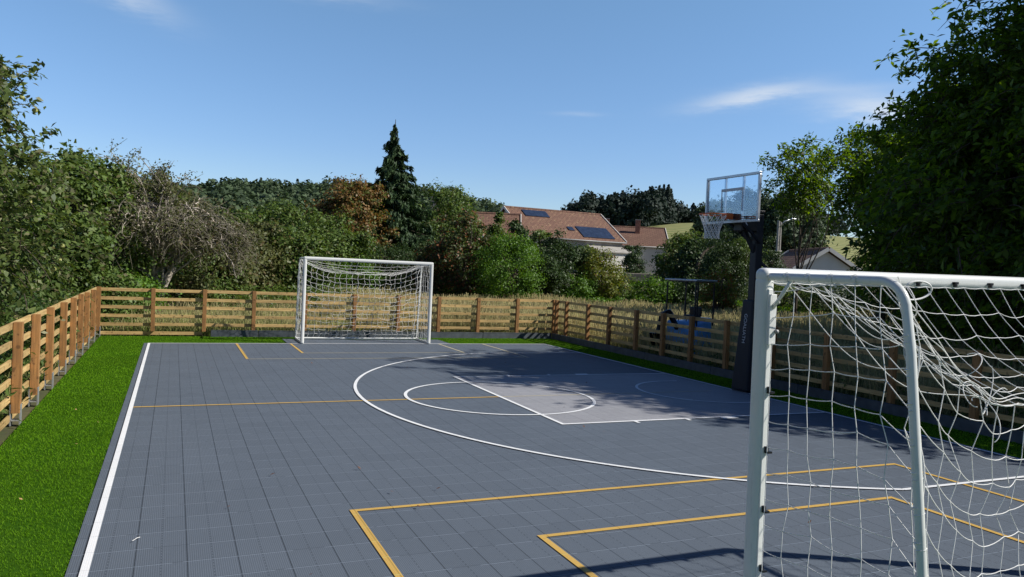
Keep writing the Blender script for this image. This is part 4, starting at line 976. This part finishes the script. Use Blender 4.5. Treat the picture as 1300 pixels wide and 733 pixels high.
# ------------------------------------------------------------------ small litter
rng=np.random.default_rng(12)
me=bpy.data.meshes.new('fallen_leaf'); me.from_pydata([(-.022,0,0),(0,-.011,.004),(.024,.002,.010),(.002,.012,.006)],[],[(0,1,2,3)]); me.materials.append(M['shutter'])
for i in range(42):
    x,y=rng.uniform(.4,8.9),rng.uniform(1.0,12.5); o=link(bpy.data.objects.new('fallen_leaf',me)); o.location=(x,y,ZC+.02); o.rotation_euler=(rng.normal()*.3,rng.normal()*.3,rng.uniform(0,6)); s_=rng.uniform(.5,1.1); o.scale=(s_,s_,s_)
    tag(o,'tiny dry brown leaf lying on the grey court','leaf','dry leaves on the court')
me2=me.copy(); me2.materials.clear(); me2.materials.append(M['rail'])
for i in range(9):
    o=link(bpy.data.objects.new('fallen_leaf',me2)); o.location=(rng.uniform(-1,-.15),rng.uniform(1.4,9),.035); o.rotation_euler=(rng.normal()*.4,rng.normal()*.4,rng.uniform(0,6)); s_=rng.uniform(.5,1.0); o.scale=(s_,s_,s_)
    tag(o,'tiny tan leaf lying on the green turf','leaf','dry leaves on the turf')
tw=tube_obj('dry_twig',[np.array([(.0,0,.0),(.03,.012,.008),(.05,.04,.006),(.085,.06,.002)])],.0035,'net',None,5); tw.location=(.24,2.55,ZC+.014); tw.rotation_euler=(0,0,.3); tw.scale=(.7,.7,.7); tag(tw,'small pale twig lying on the court near the left sideline','twig')

# ------------------------------------------------------------------ light, sky, camera
sv=Vector((1.07,-.605,1.0)).normalized()
sun=bpy.data.lights.new('sun','SUN'); sun.energy=5.0; sun.angle=R(.53); sun.color=(1,.95,.87)
so=link(bpy.data.objects.new('sun',sun)); so.rotation_euler=sv.to_track_quat('Z','Y').to_euler(); so.location=(20,-10,20)
wd=bpy.data.worlds.new('World'); sc.world=wd; wd.use_nodes=True; nt=wd.node_tree; bg=nt.nodes['Background']
sky=nd(nt,'ShaderNodeTexSky'); sky.sky_type='NISHITA'; sky.sun_disc=False
sky.sun_elevation=math.asin(sv.z); sky.sun_rotation=math.atan2(sv.x,sv.y); sky.altitude=350; sky.air_density=1.15; sky.dust_density=.25; sky.ozone_density=2.6
# thin cirrus
tc=nd(nt,'ShaderNodeTexCoord'); 
def cloud(az,el,waz,wel,tilt,amt,sc_=9.):
    g=tc.outputs['Generated']; s_=nd(nt,'ShaderNodeSeparateXYZ'); lk(nt,g,s_.inputs[0])
    A=mathn(nt,'SUBTRACT',mathn(nt,'ARCTAN2',s_.outputs[0],s_.outputs[1]),R(az)); E_=mathn(nt,'SUBTRACT',mathn(nt,'ARCSINE',s_.outputs[2]),R(el))
    E2=mathn(nt,'SUBTRACT',E_,mathn(nt,'MULTIPLY',A,tilt))
    mp=nd(nt,'ShaderNodeMapping'); mp.inputs['Scale'].default_value=(3,3,14); mp.inputs['Rotation'].default_value=(.12,.1,0); lk(nt,g,mp.inputs['Vector'])
    nz=noise(nt,mp.outputs[0],sc_,6,.62)
    E3=mathn(nt,'ADD',E2,mathn(nt,'MULTIPLY',mathn(nt,'SUBTRACT',nz,.5),R(wel)*1.6))
    q=mathn(nt,'ADD',mathn(nt,'POWER',mathn(nt,'ABSOLUTE',mathn(nt,'DIVIDE',A,R(waz))),2.),mathn(nt,'POWER',mathn(nt,'ABSOLUTE',mathn(nt,'DIVIDE',E3,R(wel))),2.))
    e=mathn(nt,'POWER',2.718,mathn(nt,'MULTIPLY',q,-1.))
    return mathn(nt,'MULTIPLY',mathn(nt,'MULTIPLY',e,mathn(nt,'ADD',.35,nz)),amt)
cl=None
for a in ((40.5,12.9,3.6,.55,.16,.62),(47.5,12.0,3.2,.9,-.12,.34),(46,13.2,5.5,.35,.0,.18),(28.2,11.6,1.6,.16,0,.16),(-4,16.8,3.2,.9,-.3,.42),(7,18.6,6.0,.5,-.02,.25),(49.5,11.6,2.2,.8,-.25,.5)):
    c_=cloud(*a); cl=c_ if cl is None else mathn(nt,'ADD',cl,c_)
cl=mathn(nt,'MINIMUM',cl,.8)
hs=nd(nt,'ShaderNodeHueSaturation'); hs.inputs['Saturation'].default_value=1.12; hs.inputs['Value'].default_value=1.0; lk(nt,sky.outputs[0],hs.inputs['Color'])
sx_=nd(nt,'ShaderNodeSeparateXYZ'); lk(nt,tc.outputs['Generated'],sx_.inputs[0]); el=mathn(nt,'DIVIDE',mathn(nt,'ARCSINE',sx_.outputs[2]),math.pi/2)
tint=ramp(nt,el,[(0.,(.71,.78,.97)),(.09,(.75,.81,.99)),(.22,(.97,.99,1.)),(.36,(.50,.54,.66)),(.6,(.22,.25,.36)),(1.,(.14,.17,.28))])  # low sky recoloured; high sky out of view darkened to deepen the shade
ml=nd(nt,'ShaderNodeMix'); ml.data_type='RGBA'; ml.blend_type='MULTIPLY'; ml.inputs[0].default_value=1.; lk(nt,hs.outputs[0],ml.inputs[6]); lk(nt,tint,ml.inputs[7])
# added dimming of the sky beside and behind the camera, weakens fill light
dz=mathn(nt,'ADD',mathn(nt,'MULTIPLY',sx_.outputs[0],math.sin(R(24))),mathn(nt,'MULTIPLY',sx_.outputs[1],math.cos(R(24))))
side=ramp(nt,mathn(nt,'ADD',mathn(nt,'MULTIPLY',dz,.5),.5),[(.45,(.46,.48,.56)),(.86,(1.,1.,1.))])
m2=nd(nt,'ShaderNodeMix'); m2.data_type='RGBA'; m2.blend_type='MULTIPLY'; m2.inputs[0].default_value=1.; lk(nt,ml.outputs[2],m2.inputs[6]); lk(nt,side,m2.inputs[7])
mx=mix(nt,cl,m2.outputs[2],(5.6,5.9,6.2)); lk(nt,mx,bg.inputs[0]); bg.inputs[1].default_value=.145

cam=bpy.data.cameras.new('camera'); co=link(bpy.data.objects.new('camera',cam)); sc.camera=co
yaw,pit,rol=.41683,.02468,.04526
fw=Vector((math.sin(yaw),math.cos(yaw),0)); R0=Vector((math.cos(yaw),-math.sin(yaw),0)); up=Vector((0,0,1))
Fd=fw*math.cos(pit)-up*math.sin(pit); U0=fw*math.sin(pit)+up*math.cos(pit)
rt=R0*math.cos(rol)+U0*math.sin(rol); uu=-R0*math.sin(rol)+U0*math.cos(rol)
mt=Matrix((rt,uu,-Fd)).transposed().to_4x4(); mt.translation=Vector(EYE); co.matrix_world=mt
cam.sensor_width=36; cam.lens=971.66/1300*36; cam.clip_start=.05; cam.clip_end=8000
sc.view_settings.view_transform='Standard'; sc.view_settings.look='None'; sc.view_settings.exposure=0
sc.cycles.max_bounces=8; sc.cycles.transparent_max_bounces=16
